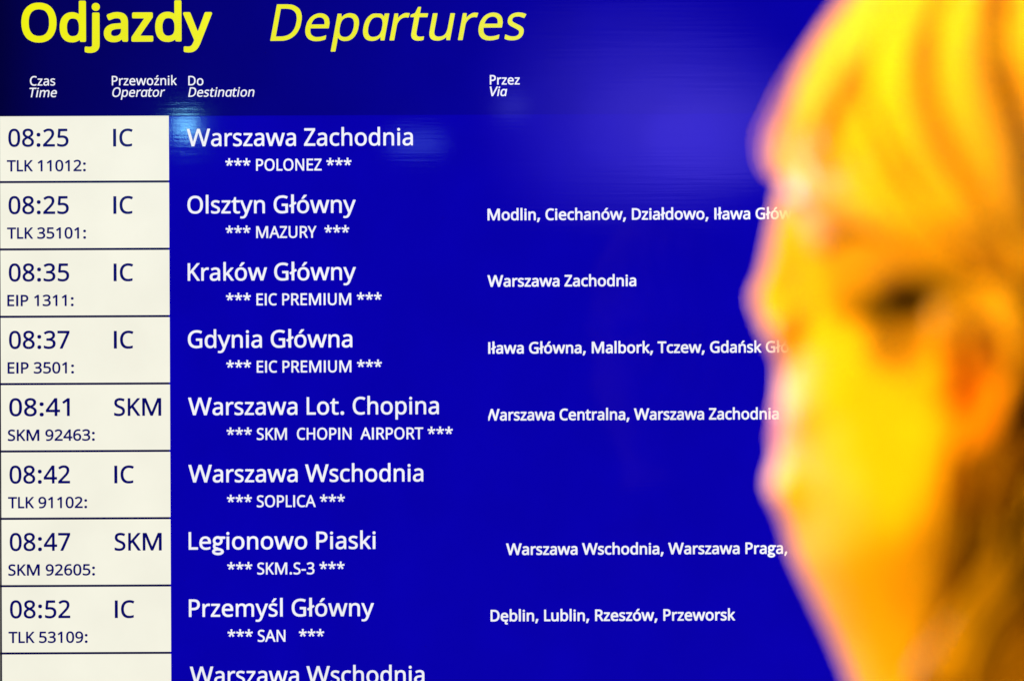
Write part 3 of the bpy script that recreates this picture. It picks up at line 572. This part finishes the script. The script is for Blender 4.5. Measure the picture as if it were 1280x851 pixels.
def nets(F, ox, oy, ot, st):
    """naive surface nets over a grid F[x, y, t]; returns local points and quads"""
    s = F < 0
    nx, ny, nt_ = F.shape
    cnt = np.zeros((nx - 1, ny - 1, nt_ - 1), np.uint8)
    for i in (0, 1):
        for j in (0, 1):
            for k in (0, 1):
                cnt += s[i:nx - 1 + i, j:ny - 1 + j, k:nt_ - 1 + k]
    act = (cnt > 0) & (cnt < 8)
    I = np.argwhere(act)
    idx = np.full(act.shape, -1, np.int64)
    idx[act] = np.arange(len(I))
    acc = np.zeros((len(I), 3))
    num = np.zeros(len(I))
    C = [(i, j, k) for i in (0, 1) for j in (0, 1) for k in (0, 1)]
    for a in C:
        for ax in range(3):
            if a[ax] == 0:
                b_ = list(a); b_[ax] = 1
                fa = F[I[:, 0] + a[0], I[:, 1] + a[1], I[:, 2] + a[2]]
                fb = F[I[:, 0] + b_[0], I[:, 1] + b_[1], I[:, 2] + b_[2]]
                m = (fa < 0) != (fb < 0)
                t = np.where(m, fa / np.where(m, fa - fb, 1), 0)
                p = np.tile(np.array(a, float), (len(I), 1))
                p[:, ax] += t
                acc[m] += p[m]
                num[m] += 1
    P = (I + acc / num[:, None]) * st + np.array([ox, oy, ot])
    Q = []
    for ax in range(3):
        u, v_ = [(1, 2), (2, 0), (0, 1)][ax]
        sl0 = [slice(None)] * 3; sl1 = [slice(None)] * 3
        sl0[ax] = slice(0, -1); sl1[ax] = slice(1, None)
        e = s[tuple(sl0)] != s[tuple(sl1)]
        E_ = np.argwhere(e)
        E_ = E_[(E_[:, u] > 0) & (E_[:, v_] > 0) & (E_[:, u] < F.shape[u] - 1) & (E_[:, v_] < F.shape[v_] - 1)]
        inside = s[E_[:, 0], E_[:, 1], E_[:, 2]]
        def cid(du, dv):
            c_ = E_.copy(); c_[:, u] += du; c_[:, v_] += dv
            return idx[c_[:, 0], c_[:, 1], c_[:, 2]]
        q = np.stack([cid(-1, -1), cid(0, -1), cid(0, 0), cid(-1, 0)], 1)
        q[~inside] = q[~inside][:, ::-1]
        Q.append(q)
    return P, np.concatenate(Q)

def relax(P, Q, n, lam=.5):
    e = np.concatenate([Q[:, [0, 1]], Q[:, [1, 2]], Q[:, [2, 3]], Q[:, [3, 0]]])
    deg = np.bincount(e.ravel(), minlength=len(P)).astype(float)
    for it in range(n):
        for l_ in (lam, -lam * 1.04):
            acc = np.zeros_like(P)
            for k in range(3):
                acc[:, k] = np.bincount(e[:, 0], P[e[:, 1], k], len(P)) + np.bincount(e[:, 1], P[e[:, 0], k], len(P))
            P = P + l_ * (acc / deg[:, None] - P)
    return P

X3 = gx[:, None, None].astype(np.float32)
Y3 = gy[None, :, None].astype(np.float32)
T3 = gt[None, None, :].astype(np.float32)
A3 = np.abs(T3)
scale = np.maximum(1.5 * np.sqrt(np.maximum(w2, 0)) + 60, 60)[:, :, None].astype(np.float32)
D = (T3 * T3 - w2[:, :, None].astype(np.float32)) / scale
# shoulders
D = smin(D, (np.sqrt(((X3 - 1250) / 220) ** 2 + ((Y3 - 1330) / 240) ** 2 + (T3 / 560) ** 2) - 1) * 220, 70.)
D = np.maximum(D, Y3 - 1390)

def w_at(x, y):
    i = int(round((x - gx[0]) / ST)); j = int(round((y - gy[0]) / ST))
    return float(w[i, j])

# nose, lips and chin stand out from the face
def cap(a, b_, ra, rb):
    """tapered capsule in mirrored space"""
    a = np.array(a, float); b_ = np.array(b_, float)
    e = b_ - a
    L = float(e @ e)
    t = np.clip(((X3 - a[0]) * e[0] + (Y3 - a[1]) * e[1] + (A3 - a[2]) * e[2]) / L, 0, 1).astype(np.float32)
    return np.sqrt((X3 - a[0] - t * e[0]) ** 2 + (Y3 - a[1] - t * e[1]) ** 2 + (A3 - a[2] - t * e[2]) ** 2) - (ra + (rb - ra) * t)
D = smin(D, cap((1010, 255, 0), (994, 400, 0), 28, 30), 18.)
D = smin(D, cap((1000, 240, 0), (968, 372, 0), 18, 19), 28.)
D = smin(D, cap((966, 374, 0), (976, 402, 0), 20, 20), 18.)
D = smin(D, cap((976, 408, 28), (986, 392, 36), 16, 12), 14.)
D = smin(D, cap((984, 425, 0), (988, 480, 0), 13, 11), 26.)
D = smin(D, cap((979, 512, 0), (1000, 522, 58), 9, 4), 16.)
D = smin(D, cap((978, 546, 0), (1000, 534, 54), 10, 4), 16.)
D = smin(D, cap((982, 604, 0), (986, 612, 30), 20, 20), 40.)

# eyelids: shells round the eyeball with a narrow slit between them
ET = w_at(EX, EY) - 26
EC = (EX, EY + 2, ET)
re = np.sqrt((X3 - EC[0]) ** 2 + (Y3 - EC[1]) ** 2 + (A3 - EC[2]) ** 2)
up = np.maximum(re - 45, (Y3 - EC[1] - 8) + .12 * (X3 - EC[0]))
lo = np.maximum(re - 43, -(Y3 - EC[1] - 17) - .12 * (X3 - EC[0]))
D = smin(D, up, 9.)
D = smin(D, lo, 9.)

ear = []
for x, y, dt, r in ((1212, 448, 0, 11), (1203, 420, 14, 13), (1206, 388, 26, 17), (1226, 366, 34, 17), (1254, 366, 44, 14), (1274, 392, 52, 12),
                    (1280, 440, 54, 12), (1270, 495, 46, 12), (1252, 540, 32, 14), (1230, 566, 18, 17)):
    x, y = unproj(x, y, 300)
    ear.append(((x, y, w_at(x, y) + dt), r))
for (a, ra), (b_, rb) in zip(ear[:-1], ear[1:]):
    D = smin(D, cap(a, b_, ra, rb), 7.)
# shell of the ear behind the rim, the inner fold and the flap in front of the canal
def epos(x, y, dt):
    x, y = unproj(x, y, 300)
    return (x, y, w_at(x, y) + dt)
D = smin(D, cap(epos(1248, 400, 36), epos(1244, 520, 18), 26, 20), 10.)
D = smin(D, cap(epos(1213, 394, 60), epos(1226, 404, 56), 34, 24), 8.)
D = smin(D, cap(epos(1252, 420, 40), epos(1250, 500, 30), 9, 8), 8.)
D = smin(D, cap(epos(1203, 470, 4), epos(1206, 490, 4), 13, 11), 8.)

P, Q = nets(D, gx[0], gy[0], gt[0], ST)
P = relax(P, Q, 6)
HEADW = np.stack([(P[:, 0] - 640) * HS, HY - P[:, 2] * HS, (425 - P[:, 1]) * HS], 1)

# ---- materials
M_skin, nt, b = nodes('skin')
b.inputs['Roughness'].default_value = 0.5
b.inputs['Specular IOR Level'].default_value = 0.2
b.inputs['Subsurface Weight'].default_value = 0.12
b.inputs['Subsurface Radius'].default_value = (0.012, 0.004, 0.002)
b.inputs['Subsurface Scale'].default_value = 0.6
b.inputs['Sheen Weight'].default_value = 0.7
b.inputs['Sheen Roughness'].default_value = 0.25
b.inputs['Sheen Tint'].default_value = (1, .9, .95, 1)
at = nt.nodes.new('ShaderNodeAttribute'); at.attribute_name = 'flush'
mx = nt.nodes.new('ShaderNodeMix'); mx.data_type = 'RGBA'
n = nt.nodes.new('ShaderNodeTexNoise'); n.inputs['Scale'].default_value = 55; n.inputs['Detail'].default_value = 6
tcs = nt.nodes.new('ShaderNodeTexCoord'); nt.links.new(tcs.outputs['Object'], n.inputs['Vector'])
rp = nt.nodes.new('ShaderNodeValToRGB')
rp.color_ramp.elements[0].position = .35; rp.color_ramp.elements[0].color = (0.64, 0.40, 0.28, 1)
rp.color_ramp.elements[1].position = .65; rp.color_ramp.elements[1].color = (0.72, 0.48, 0.36, 1)
nt.links.new(n.outputs['Fac'], rp.inputs['Fac'])
nt.links.new(rp.outputs['Color'], mx.inputs['A'])
mx.inputs['B'].default_value = (0.45, 0.055, 0.03, 1)
nt.links.new(at.outputs['Fac'], mx.inputs['Factor'])
at2 = nt.nodes.new('ShaderNodeAttribute'); at2.attribute_name = 'eye_shade'
mx2 = nt.nodes.new('ShaderNodeMix'); mx2.data_type = 'RGBA'
nt.links.new(mx.outputs['Result'], mx2.inputs['A'])
mx2.inputs['B'].default_value = (0.03, 0.010, 0.005, 1)          # shade round the eye painted into the skin colour
nt.links.new(at2.outputs['Fac'], mx2.inputs['Factor'])
nt.links.new(mx2.outputs['Result'], b.inputs['Base Color'])

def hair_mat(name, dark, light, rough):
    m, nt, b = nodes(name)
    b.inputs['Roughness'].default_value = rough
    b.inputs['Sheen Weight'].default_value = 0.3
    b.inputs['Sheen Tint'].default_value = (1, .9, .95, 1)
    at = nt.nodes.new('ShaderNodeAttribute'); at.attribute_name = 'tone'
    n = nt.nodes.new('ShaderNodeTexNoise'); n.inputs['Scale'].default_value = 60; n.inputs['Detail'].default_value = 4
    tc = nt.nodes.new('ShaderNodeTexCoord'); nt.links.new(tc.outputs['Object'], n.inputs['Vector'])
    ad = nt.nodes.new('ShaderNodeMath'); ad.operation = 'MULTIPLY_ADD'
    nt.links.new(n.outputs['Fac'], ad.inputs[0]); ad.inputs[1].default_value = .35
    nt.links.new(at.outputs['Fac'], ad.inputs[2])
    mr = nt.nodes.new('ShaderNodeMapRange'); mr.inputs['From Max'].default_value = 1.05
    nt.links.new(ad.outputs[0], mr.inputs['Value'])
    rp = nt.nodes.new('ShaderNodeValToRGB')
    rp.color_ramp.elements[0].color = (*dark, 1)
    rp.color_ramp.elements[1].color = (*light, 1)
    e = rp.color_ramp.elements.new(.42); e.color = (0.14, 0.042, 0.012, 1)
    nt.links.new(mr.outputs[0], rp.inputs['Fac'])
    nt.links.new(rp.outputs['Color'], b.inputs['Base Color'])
    return m

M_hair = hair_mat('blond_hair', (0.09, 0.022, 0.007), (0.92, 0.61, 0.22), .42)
M_lash = nodes('dark_lash_hair')[0]
M_lash.node_tree.nodes['Principled BSDF'].inputs['Base Color'].default_value = (0.02, 0.008, 0.005, 1)
M_brow = nodes('brow_hair')[0]
M_brow.node_tree.nodes['Principled BSDF'].inputs['Base Color'].default_value = (0.22, 0.09, 0.035, 1)
M_coat, nt, b = nodes('dark_wool')
b.inputs['Base Color'].default_value = (0.03, 0.012, 0.010, 1)
b.inputs['Roughness'].default_value = .9
n = nt.nodes.new('ShaderNodeTexNoise'); n.inputs['Scale'].default_value = 400
bp = nt.nodes.new('ShaderNodeBump'); bp.inputs['Strength'].default_value = .4; bp.inputs['Distance'].default_value = .002
nt.links.new(n.outputs['Fac'], bp.inputs['Height']); nt.links.new(bp.outputs[0], b.inputs['Normal'])

person = mesh_obj('person', HEADW, Q, M_skin, None, True)
person['label'] = 'out of focus blond person in profile, head tilted back, looking left across the departure board'
person['category'] = 'person'
fl = np.zeros(len(P))
def spot(cx, cy, rx, ry, a):
    return a * np.exp(-((P[:, 0] - cx) / rx) ** 2 - ((P[:, 1] - cy) / ry) ** 2)
ex_, ey_ = unproj(1222, 495, 270)
fl += spot(ex_, ey_, 30, 70, .8) * (np.abs(P[:, 2]) > 120)
fl += spot(968, 530, 34, 24, .6)
eye_sh = 1.0 * np.exp(-((P[:, 0] - EX - 18) / 60) ** 2 - ((P[:, 1] - EY + .26 * (P[:, 0] - EX - 12)) / 26) ** 2) + .35 * np.exp(-((P[:, 0] - EX + 45) / 55) ** 2 - ((P[:, 1] - EY - 16) / 24) ** 2) * (np.abs(P[:, 2]) > 60)
eye_sh_ = person.data.attributes.new('eye_shade', 'FLOAT', 'POINT')
eye_sh_.data.foreach_set('value', np.clip(eye_sh, 0, 1).astype(np.float32))
at_ = person.data.attributes.new('flush', 'FLOAT', 'POINT')
at_.data.foreach_set('value', np.clip(fl, 0, 1).astype(np.float32))

def local_obj(name, V, F, mat, parent, smooth=True):
    V = np.asarray(V, float)
    return mesh_obj(name, np.stack([(V[:, 0] - 640) * HS, HY - V[:, 2] * HS, (425 - V[:, 1]) * HS], 1), F, mat, parent, smooth)

# ---- tubes
class Tubes:
    def __init__(self):
        self.V, self.F, self.T, self.n = [], [], [], 0
    def add(self, pts, rad, sides=6, flat=1.0, nrm=None, tone=.5):
        pts = np.asarray(pts, float)
        m = len(pts)
        tan = np.gradient(pts, axis=0)
        tan /= np.linalg.norm(tan, axis=1)[:, None] + 1e-9
        ref = np.tile(np.array([0, 0, 1.0]) if nrm is None else nrm, (m, 1)) if nrm is None or np.ndim(nrm) == 1 else nrm
        s_ = np.cross(tan, ref); s_ /= np.linalg.norm(s_, axis=1)[:, None] + 1e-9
        u_ = np.cross(s_, tan)
        a = np.linspace(0, 2 * math.pi, sides, endpoint=False)
        ring_ = (np.cos(a)[None, :, None] * s_[:, None, :] + flat * np.sin(a)[None, :, None] * u_[:, None, :]) * np.asarray(rad)[:, None, None]
        V = (pts[:, None, :] + ring_).reshape(-1, 3)
        i = np.arange(m - 1)[:, None] * sides
        k = np.arange(sides)[None, :]
        k2 = (k + 1) % sides
        F = np.stack([i + k, i + k2, i + sides + k2, i + sides + k], -1).reshape(-1, 4) + self.n
        self.V.append(V); self.F.append(F); self.T.append(np.full(len(V), tone)); self.n += len(V)

# ---- eyes
def sphere(c, r, nu=24, nv=16):
    V, F = [], []
    for i in range(nv + 1):
        for j in range(nu):
            a, p = math.pi * i / nv, 2 * math.pi * j / nu
            V.append((c[0] + r * math.cos(a) * -1, c[1] + r * math.sin(a) * math.cos(p), c[2] + r * math.sin(a) * math.sin(p)))
    for i in range(nv):
        for j in range(nu):
            F.append((i * nu + j, i * nu + (j + 1) % nu, (i + 1) * nu + (j + 1) % nu, (i + 1) * nu + j))
    return np.array(V), np.array(F)
M_eye, nt, b = nodes('eyeball')
b.inputs['Roughness'].default_value = .12
tc = nt.nodes.new('ShaderNodeTexCoord')
vm = nt.nodes.new('ShaderNodeVectorMath'); vm.operation = 'DOT_PRODUCT'
nrm_ = nt.nodes.new('ShaderNodeVectorMath'); nrm_.operation = 'NORMALIZE'
sb = nt.nodes.new('ShaderNodeVectorMath'); sb.operation = 'SUBTRACT'
nt.links.new(tc.outputs['Generated'], sb.inputs[0]); sb.inputs[1].default_value = (.5, .5, .5)
nt.links.new(sb.outputs[0], nrm_.inputs[0]); nt.links.new(nrm_.outputs[0], vm.inputs[0])
g_ = Vector((-0.80, -0.52, -0.25)).normalized(); vm.inputs[1].default_value = g_
rp = nt.nodes.new('ShaderNodeValToRGB'); nt.links.new(vm.outputs['Value'], rp.inputs['Fac'])
cr = rp.color_ramp
cr.interpolation = 'EASE'
cr.elements[0].position = .84; cr.elements[0].color = (.62, .52, .46, 1)
cr.elements[1].position = .87; cr.elements[1].color = (.05, .022, .01, 1)
e = cr.elements.new(.965); e.color = (.04, .018, .008, 1)
e = cr.elements.new(.975); e.color = (.003, .003, .003, 1)
nt.links.new(rp.outputs['Color'], b.inputs['Base Color'])
for sgn in (1, -1):
    V, F = sphere((EC[0], EC[1], EC[2] * sgn), 40)
    local_obj('eye', V, F, M_eye, person)
    lt = Tubes()
    for i in range(46):
        q = (i + rng.uniform(-.3, .3)) / 45
        th = -1.15 + 2.25 * q                         # along the lid margin
        x = EC[0] - 41 * math.sin(-th) * 1.0
        y = EC[1] + 8 - .12 * (x - EC[0]) + rng.uniform(-2, 3)
        rr = 45 ** 2 - (x - EC[0]) ** 2 - (y - EC[1]) ** 2
        z = EC[2] + math.sqrt(max(rr, 16))
        L = 34 + 20 * math.sin(math.pi * q) + rng.uniform(-5, 5)
        s_ = np.linspace(0, 1, 7)
        fan = (q - .5) * 26 + rng.uniform(-4, 4)
        pts = np.stack([x + fan * s_ - 8 * s_, y + L * .62 * s_ - 9 * s_ ** 2, sgn * (z + L * .72 * s_)], 1)
        lt.add(pts, 3.4 * (1 - s_ ** 1.5) + .25, 5)
    ln = np.linspace(-1.15, 1.15, 24)                 # liner along the lid margin
    xs = EC[0] + 43 * np.sin(ln); ys = EC[1] + 9 - .12 * (xs - EC[0])
    zs = EC[2] + np.sqrt(np.maximum(45.5 ** 2 - (xs - EC[0]) ** 2 - (ys - EC[1]) ** 2, 9))
    lt.add(np.stack([xs, ys, sgn * zs], 1), np.full(24, 5.0), 6)
    local_obj('eyelashes', np.concatenate(lt.V), np.concatenate(lt.F), M_lash, person)
    bt = Tubes()
    BR = catmull([(1038, 306), (1075, 290), (1120, 291), (1165, 306), (1204, 330)], 10)
    for i in range(150):
        q = rng.uniform(0, 1)
        p0 = BR[int(q * (len(BR) - 2))]
        d_ = BR[int(q * (len(BR) - 2)) + 1] - p0; d_ /= np.linalg.norm(d_)
        s_ = np.linspace(0, 1, 5)
        off = rng.normal(0, 5 * (1 - .5 * q))
        L = rng.uniform(20, 32)
        x = p0[0] + d_[0] * L * s_ - d_[1] * (off - 3 * s_); y = p0[1] + d_[1] * L * s_ + d_[0] * off - 6 * s_ * (1 - q)
        uv = [unproj(a, c, 185) for a, c in zip(x, y)]
        tt = np.array([w_at(*p) for p in uv]) + 4 + 3 * s_
        bt.add(np.array([[p[0], p[1], sgn * t] for p, t in zip(uv, tt)]), 1.5 * (1 - s_) + .3, 4)
    local_obj('eyebrow', np.concatenate(bt.V), np.concatenate(bt.F), M_brow, person)

# ---- hair: a combed mass round the skull with locks laid over it
REGION = catmull([(900, 40), (955, 150), (985, 225), (1035, 255), (1095, 272), (1150, 300), (1195, 336), (1232, 352), (1268, 372), (1282, 430),
                  (1244, 494), (1196, 530), (1168, 594), (1166, 690), (1164, 790), (1155, 880), (1250, 960), (1700, 980), (1720, 300), (1600, -300), (900, -300)], 6, True)
RU = np.array([unproj(x, y, 190) for x, y in REGION])
reg = sd_poly([RU], XX, YY)[:, :, None].astype(np.float32)
wave = (7 * np.sin(XX * .045 + YY * .018) + 5 * np.sin(XX * .085 - YY * .03 + 1.7))[:, :, None].astype(np.float32)
skull = (T3 * T3 - (np.where(w2 > 0, (np.sqrt(np.maximum(w2, 0)) + 20) ** 2, w2))[:, :, None].astype(np.float32)) / scale - 9
bob = (np.sqrt(((X3 - 1380) / 235) ** 2 + ((Y3 - 650) / 330) ** 2 + (T3 / 235) ** 2) - 1) * 190
H = smin(skull, bob, 40.) - wave * .5
H = -smin(-H, -reg, 14.)
H = np.maximum(H, Y3 - 960)
PH, QH = nets(H, gx[0], gy[0], gt[0], ST)
PH = relax(PH, QH, 4)
neg = H < 0
half = len(gt) // 2
top_i = np.where(neg[:, :, half:].any(2), (neg.shape[2] - half) - 1 - np.argmax(neg[:, :, half:][:, :, ::-1], axis=2), 0)
HT = np.maximum(gt[half + top_i] * (top_i > 0), np.where(w2 > 0, w, 0))
for _ in range(6):
    HT = (HT + np.roll(HT, 1, 0) + np.roll(HT, -1, 0) + np.roll(HT, 1, 1) + np.roll(HT, -1, 1)) / 5
def surf(x, y):
    fx = np.clip((np.asarray(x) - gx[0]) / ST, 0, len(gx) - 2.001); fy = np.clip((np.asarray(y) - gy[0]) / ST, 0, len(gy) - 2.001)
    i = fx.astype(int); j = fy.astype(int); a = fx - i; b_ = fy - j
    return HT[i, j] * (1 - a) * (1 - b_) + HT[i + 1, j] * a * (1 - b_) + HT[i, j + 1] * (1 - a) * b_ + HT[i + 1, j + 1] * a * b_

GUIDES = [catmull(g, 12) for g in (
    [(1165, -96), (1092, -18), (1044, 60), (1018, 100), (994, 142), (978, 176), (986, 216), (1040, 264)],
    [(1190, -99), (1090, 0), (1056, 100), (1044, 170), (1050, 230), (1105, 275), (1172, 316)],
    [(1215, -101), (1115, 0), (1068, 100), (1092, 170), (1135, 240), (1180, 295), (1236, 344)],
    [(1240, -100), (1170, 0), (1152, 95), (1178, 170), (1218, 250), (1256, 315), (1300, 380)],
    [(1272, -97), (1240, 0), (1252, 100), (1280, 190), (1310, 280), (1325, 380), (1318, 480)],
    [(1320, -84), (1315, 30), (1345, 160), (1378, 280), (1380, 420), (1352, 560), (1300, 690)],
    [(1365, -62), (1420, 60), (1455, 200), (1470, 330), (1460, 470), (1430, 620), (1380, 760)],
    [(1420, -30), (1510, 80), (1550, 220), (1560, 360), (1545, 500), (1510, 640), (1450, 780)])]
LOWER = [catmull(g, 12) for g in (
    [(1275, 400), (1248, 474), (1206, 536), (1182, 604), (1176, 670), (1172, 760), (1166, 850)],
    [(1310, 420), (1300, 520), (1280, 610), (1256, 690), (1228, 760), (1198, 820), (1160, 872)],
    [(1340, 420), (1365, 520), (1360, 630), (1330, 720), (1285, 800), (1235, 860), (1180, 905)],
    [(1400, 420), (1440, 540), (1440, 660), (1410, 760), (1360, 840), (1300, 900), (1230, 940)],
    [(1470, 420), (1510, 540), (1510, 660), (1480, 760), (1430, 850), (1360, 920), (1290, 960)],
    [(1540, 420), (1575, 540), (1580, 660), (1555, 770), (1500, 860), (1420, 930), (1330, 970)])]

def resample(P, n):
    d = np.concatenate([[0], np.cumsum(np.linalg.norm(np.diff(P, axis=0), axis=1))])
    s_ = np.linspace(0, d[-1], n)
    return np.stack([np.interp(s_, d, P[:, k]) for k in range(P.shape[1])], 1)

N = 40
GS = np.array([resample(g, N) for g in GUIDES])
LS = np.array([resample(g, N) for g in LOWER])
def path(S, u):
    i = int(min(max(math.floor(u), 0), len(S) - 2)); a = u - i
    return S[i] * (1 - a) + S[i + 1] * a

tb = Tubes()
def lock(S, u, sgn, r, lift, jit, tone, du=0.0, side=6, s0=0.0, s1=1.0):
    p = path(S, u)
    if du:
        f = np.linspace(0, 1, N)[:, None]
        p = p * (1 - f) + path(S, min(max(u + du, 0), len(S) - 1)) * f
    a, c = int(s0 * (N - 1)), int(s1 * (N - 1)) + 1
    p = p[a:c]
    s_ = np.linspace(0, 1, len(p))
    ph = rng.uniform(0, 6.28, 3)
    p = p + jit * np.stack([np.sin(s_ * 5 + ph[0]), np.sin(s_ * 4 + ph[1])], 1) * s_[:, None]
    q = np.array([unproj(x, y, surf(x, y) * .9) for x, y in p])
    t = surf(q[:, 0], q[:, 1])
    blend = np.clip(s_ * 9, 0, 1)
    t = t * blend + lift + 2 * np.sin(s_ * 6 + ph[2])
    rad = r * np.clip(np.sin(math.pi * np.clip(s_ * .9 + .08, 0, 1)), .12, 1) ** .6
    g_ = np.stack([np.gradient(-t), 0 * t, 0 * t + 1], 1)
    tb.add(np.stack([q[:, 0], q[:, 1], sgn * np.maximum(t, 0)], 1), rad, side, .55, np.array([0, 0, float(sgn)]), tone)

for sgn in (1, -1):
    for ci in range(7):                                # combed sections with partings between them
        for k in range(30):
            u = ci + (.62, .42)[ci] + (rng.beta(1.6, 1.6) - .5) * 1.15 if ci < 2 else ci + .5 + (rng.beta(2, 2) - .5) * .64
            lock(GS, min(max(u, 0), 6.99), sgn, rng.uniform(5, 10), rng.uniform(4, 14) - (16 * (abs(u - ci - .5) * 2) ** 3 if ci > 1 else 0), 3, rng.uniform(.6, 1.05))
        for k in range(60):
            u = ci + .5 + (rng.beta(2, 2) - .5) * .85
            lock(GS, min(max(u, 0), 6.99), sgn, rng.uniform(.8, 1.6), rng.uniform(5, 15), 5, rng.uniform(.4, 1.0), rng.normal(0, .12), 4)
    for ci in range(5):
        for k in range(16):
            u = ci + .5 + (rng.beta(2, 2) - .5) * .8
            lock(LS, u, sgn, rng.uniform(5, 10), rng.uniform(-2, 7), 4, rng.uniform(0, .25) if u < .9 else rng.uniform(.2, .6))  # front lower locks toned darker: shade painted into the hair colour
        for k in range(40):
            lock(LS, ci + rng.uniform(0, 1), sgn, rng.uniform(.8, 1.5), rng.uniform(3, 12), 8, rng.uniform(.1, .6), rng.normal(0, .15), 4)
    for S_, cnt_, wd, tn in (([(1272, 500), (1256, 560), (1246, 610), (1240, 680), (1230, 760)], 8, 7, .35), ([(1330, 560), (1292, 640), (1250, 715), (1212, 775), (1180, 850)], 30, 26, .65)):
        G_ = resample(catmull(S_, 12), N)
        for k in range(cnt_):
            lock(np.array([G_ + [rng.uniform(-wd, wd), 0], G_ + [rng.uniform(-wd, wd), 0]]), 0.0, sgn, rng.uniform(4, 8), rng.uniform(6, 14), 4, rng.uniform(tn - .2, tn + .2))
for k in range(26):                                    # flyaway wisps along the fringe
    g = GS[0] + np.stack([-np.abs(rng.normal(0, 1)) * 10 * np.sin(np.linspace(0, 3.0, N)), rng.normal(0, 5) * np.sin(np.linspace(0, 3.1, N))], 1)
    t = rng.uniform(-60, 60) + rng.normal(0, 10) * np.linspace(0, 1, N)
    tb.add(np.stack([g[:, 0], g[:, 1], t], 1)[4:34], np.full(30, rng.uniform(.7, 1.3)), 4, tone=.9)

# full fringe across the brow: rolled locks that bulge past the forehead
for k in range(70):
    t0 = rng.uniform(-150, 150)
    pull = 1 - (abs(t0) / 170) ** 2
    g = GS[0] + np.array([26 * (1 - pull), 0]) + np.stack([rng.normal(0, 4) * np.sin(np.linspace(0, 3.1, N)), rng.normal(0, 5) * np.linspace(0, 1, N)], 1)
    s_ = np.linspace(0, 1, N)
    t = t0 * (.35 + .65 * np.sin(s_ * 1.57)) * (1 + .25 * s_)
    keep = int(N * (.70 if abs(t0) < 60 else .9))
    rad = rng.uniform(5, 9) * np.clip(np.sin(math.pi * np.clip(s_[:keep] / s_[keep - 1] * .92 + .08, 0, 1)), .15, 1)
    ji = np.clip(((g[:, 1] - gy[0]) / ST).astype(int), 0, len(gy) - 1)
    ki = np.clip(((t - gt[0]) / ST).astype(int), 0, len(gt) - 1)
    col = neg[:, ji, ki]
    front = np.where(col.any(0), gx[np.argmax(col, 0)], 1e4)
    fx = np.minimum(g[:, 0] + 5, front - rng.uniform(-2, 5))
    for _ in range(3):
        fx[1:-1] = (fx[:-2] + 2 * fx[1:-1] + fx[2:]) / 4
    tb.add(np.stack([fx, g[:, 1], t], 1)[:keep], rad, 6, tone=rng.uniform(.5, 1))

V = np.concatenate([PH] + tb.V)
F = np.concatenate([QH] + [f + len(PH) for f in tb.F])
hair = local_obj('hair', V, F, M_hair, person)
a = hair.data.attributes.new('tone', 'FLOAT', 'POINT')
a.data.foreach_set('value', np.concatenate([np.full(len(PH), .06)] + tb.T).astype(np.float32))  # base mass kept dark, painting in the shade between and below the locks

# ---- coat: collar and shoulders below the neck
CO = (np.sqrt(((X3 - 1250) / 240) ** 2 + ((Y3 - 1330) / 252) ** 2 + (T3 / 585) ** 2) - 1) * 230
CO = np.maximum(CO, Y3 - 1400)
ncx = np.interp(gy, [900, 1100, 1300], [1270, 1255, 1240])[None, :, None]
nr = np.sqrt(((X3 - ncx) / 190) ** 2 + (T3 / 215) ** 2)
collar = np.maximum(np.abs((nr - 1) * 195) - 13, np.abs(Y3 - 1070 + (X3 - 1250) * .22) - 80)
CO = np.maximum(CO, -(nr - .93) * 195)
CO = smin(CO, collar.astype(np.float32), 18.)
PC, QC = nets(CO, gx[0], gy[0], gt[0], ST)
PC = relax(PC, QC, 4)
local_obj('coat', PC, QC, M_coat, person)
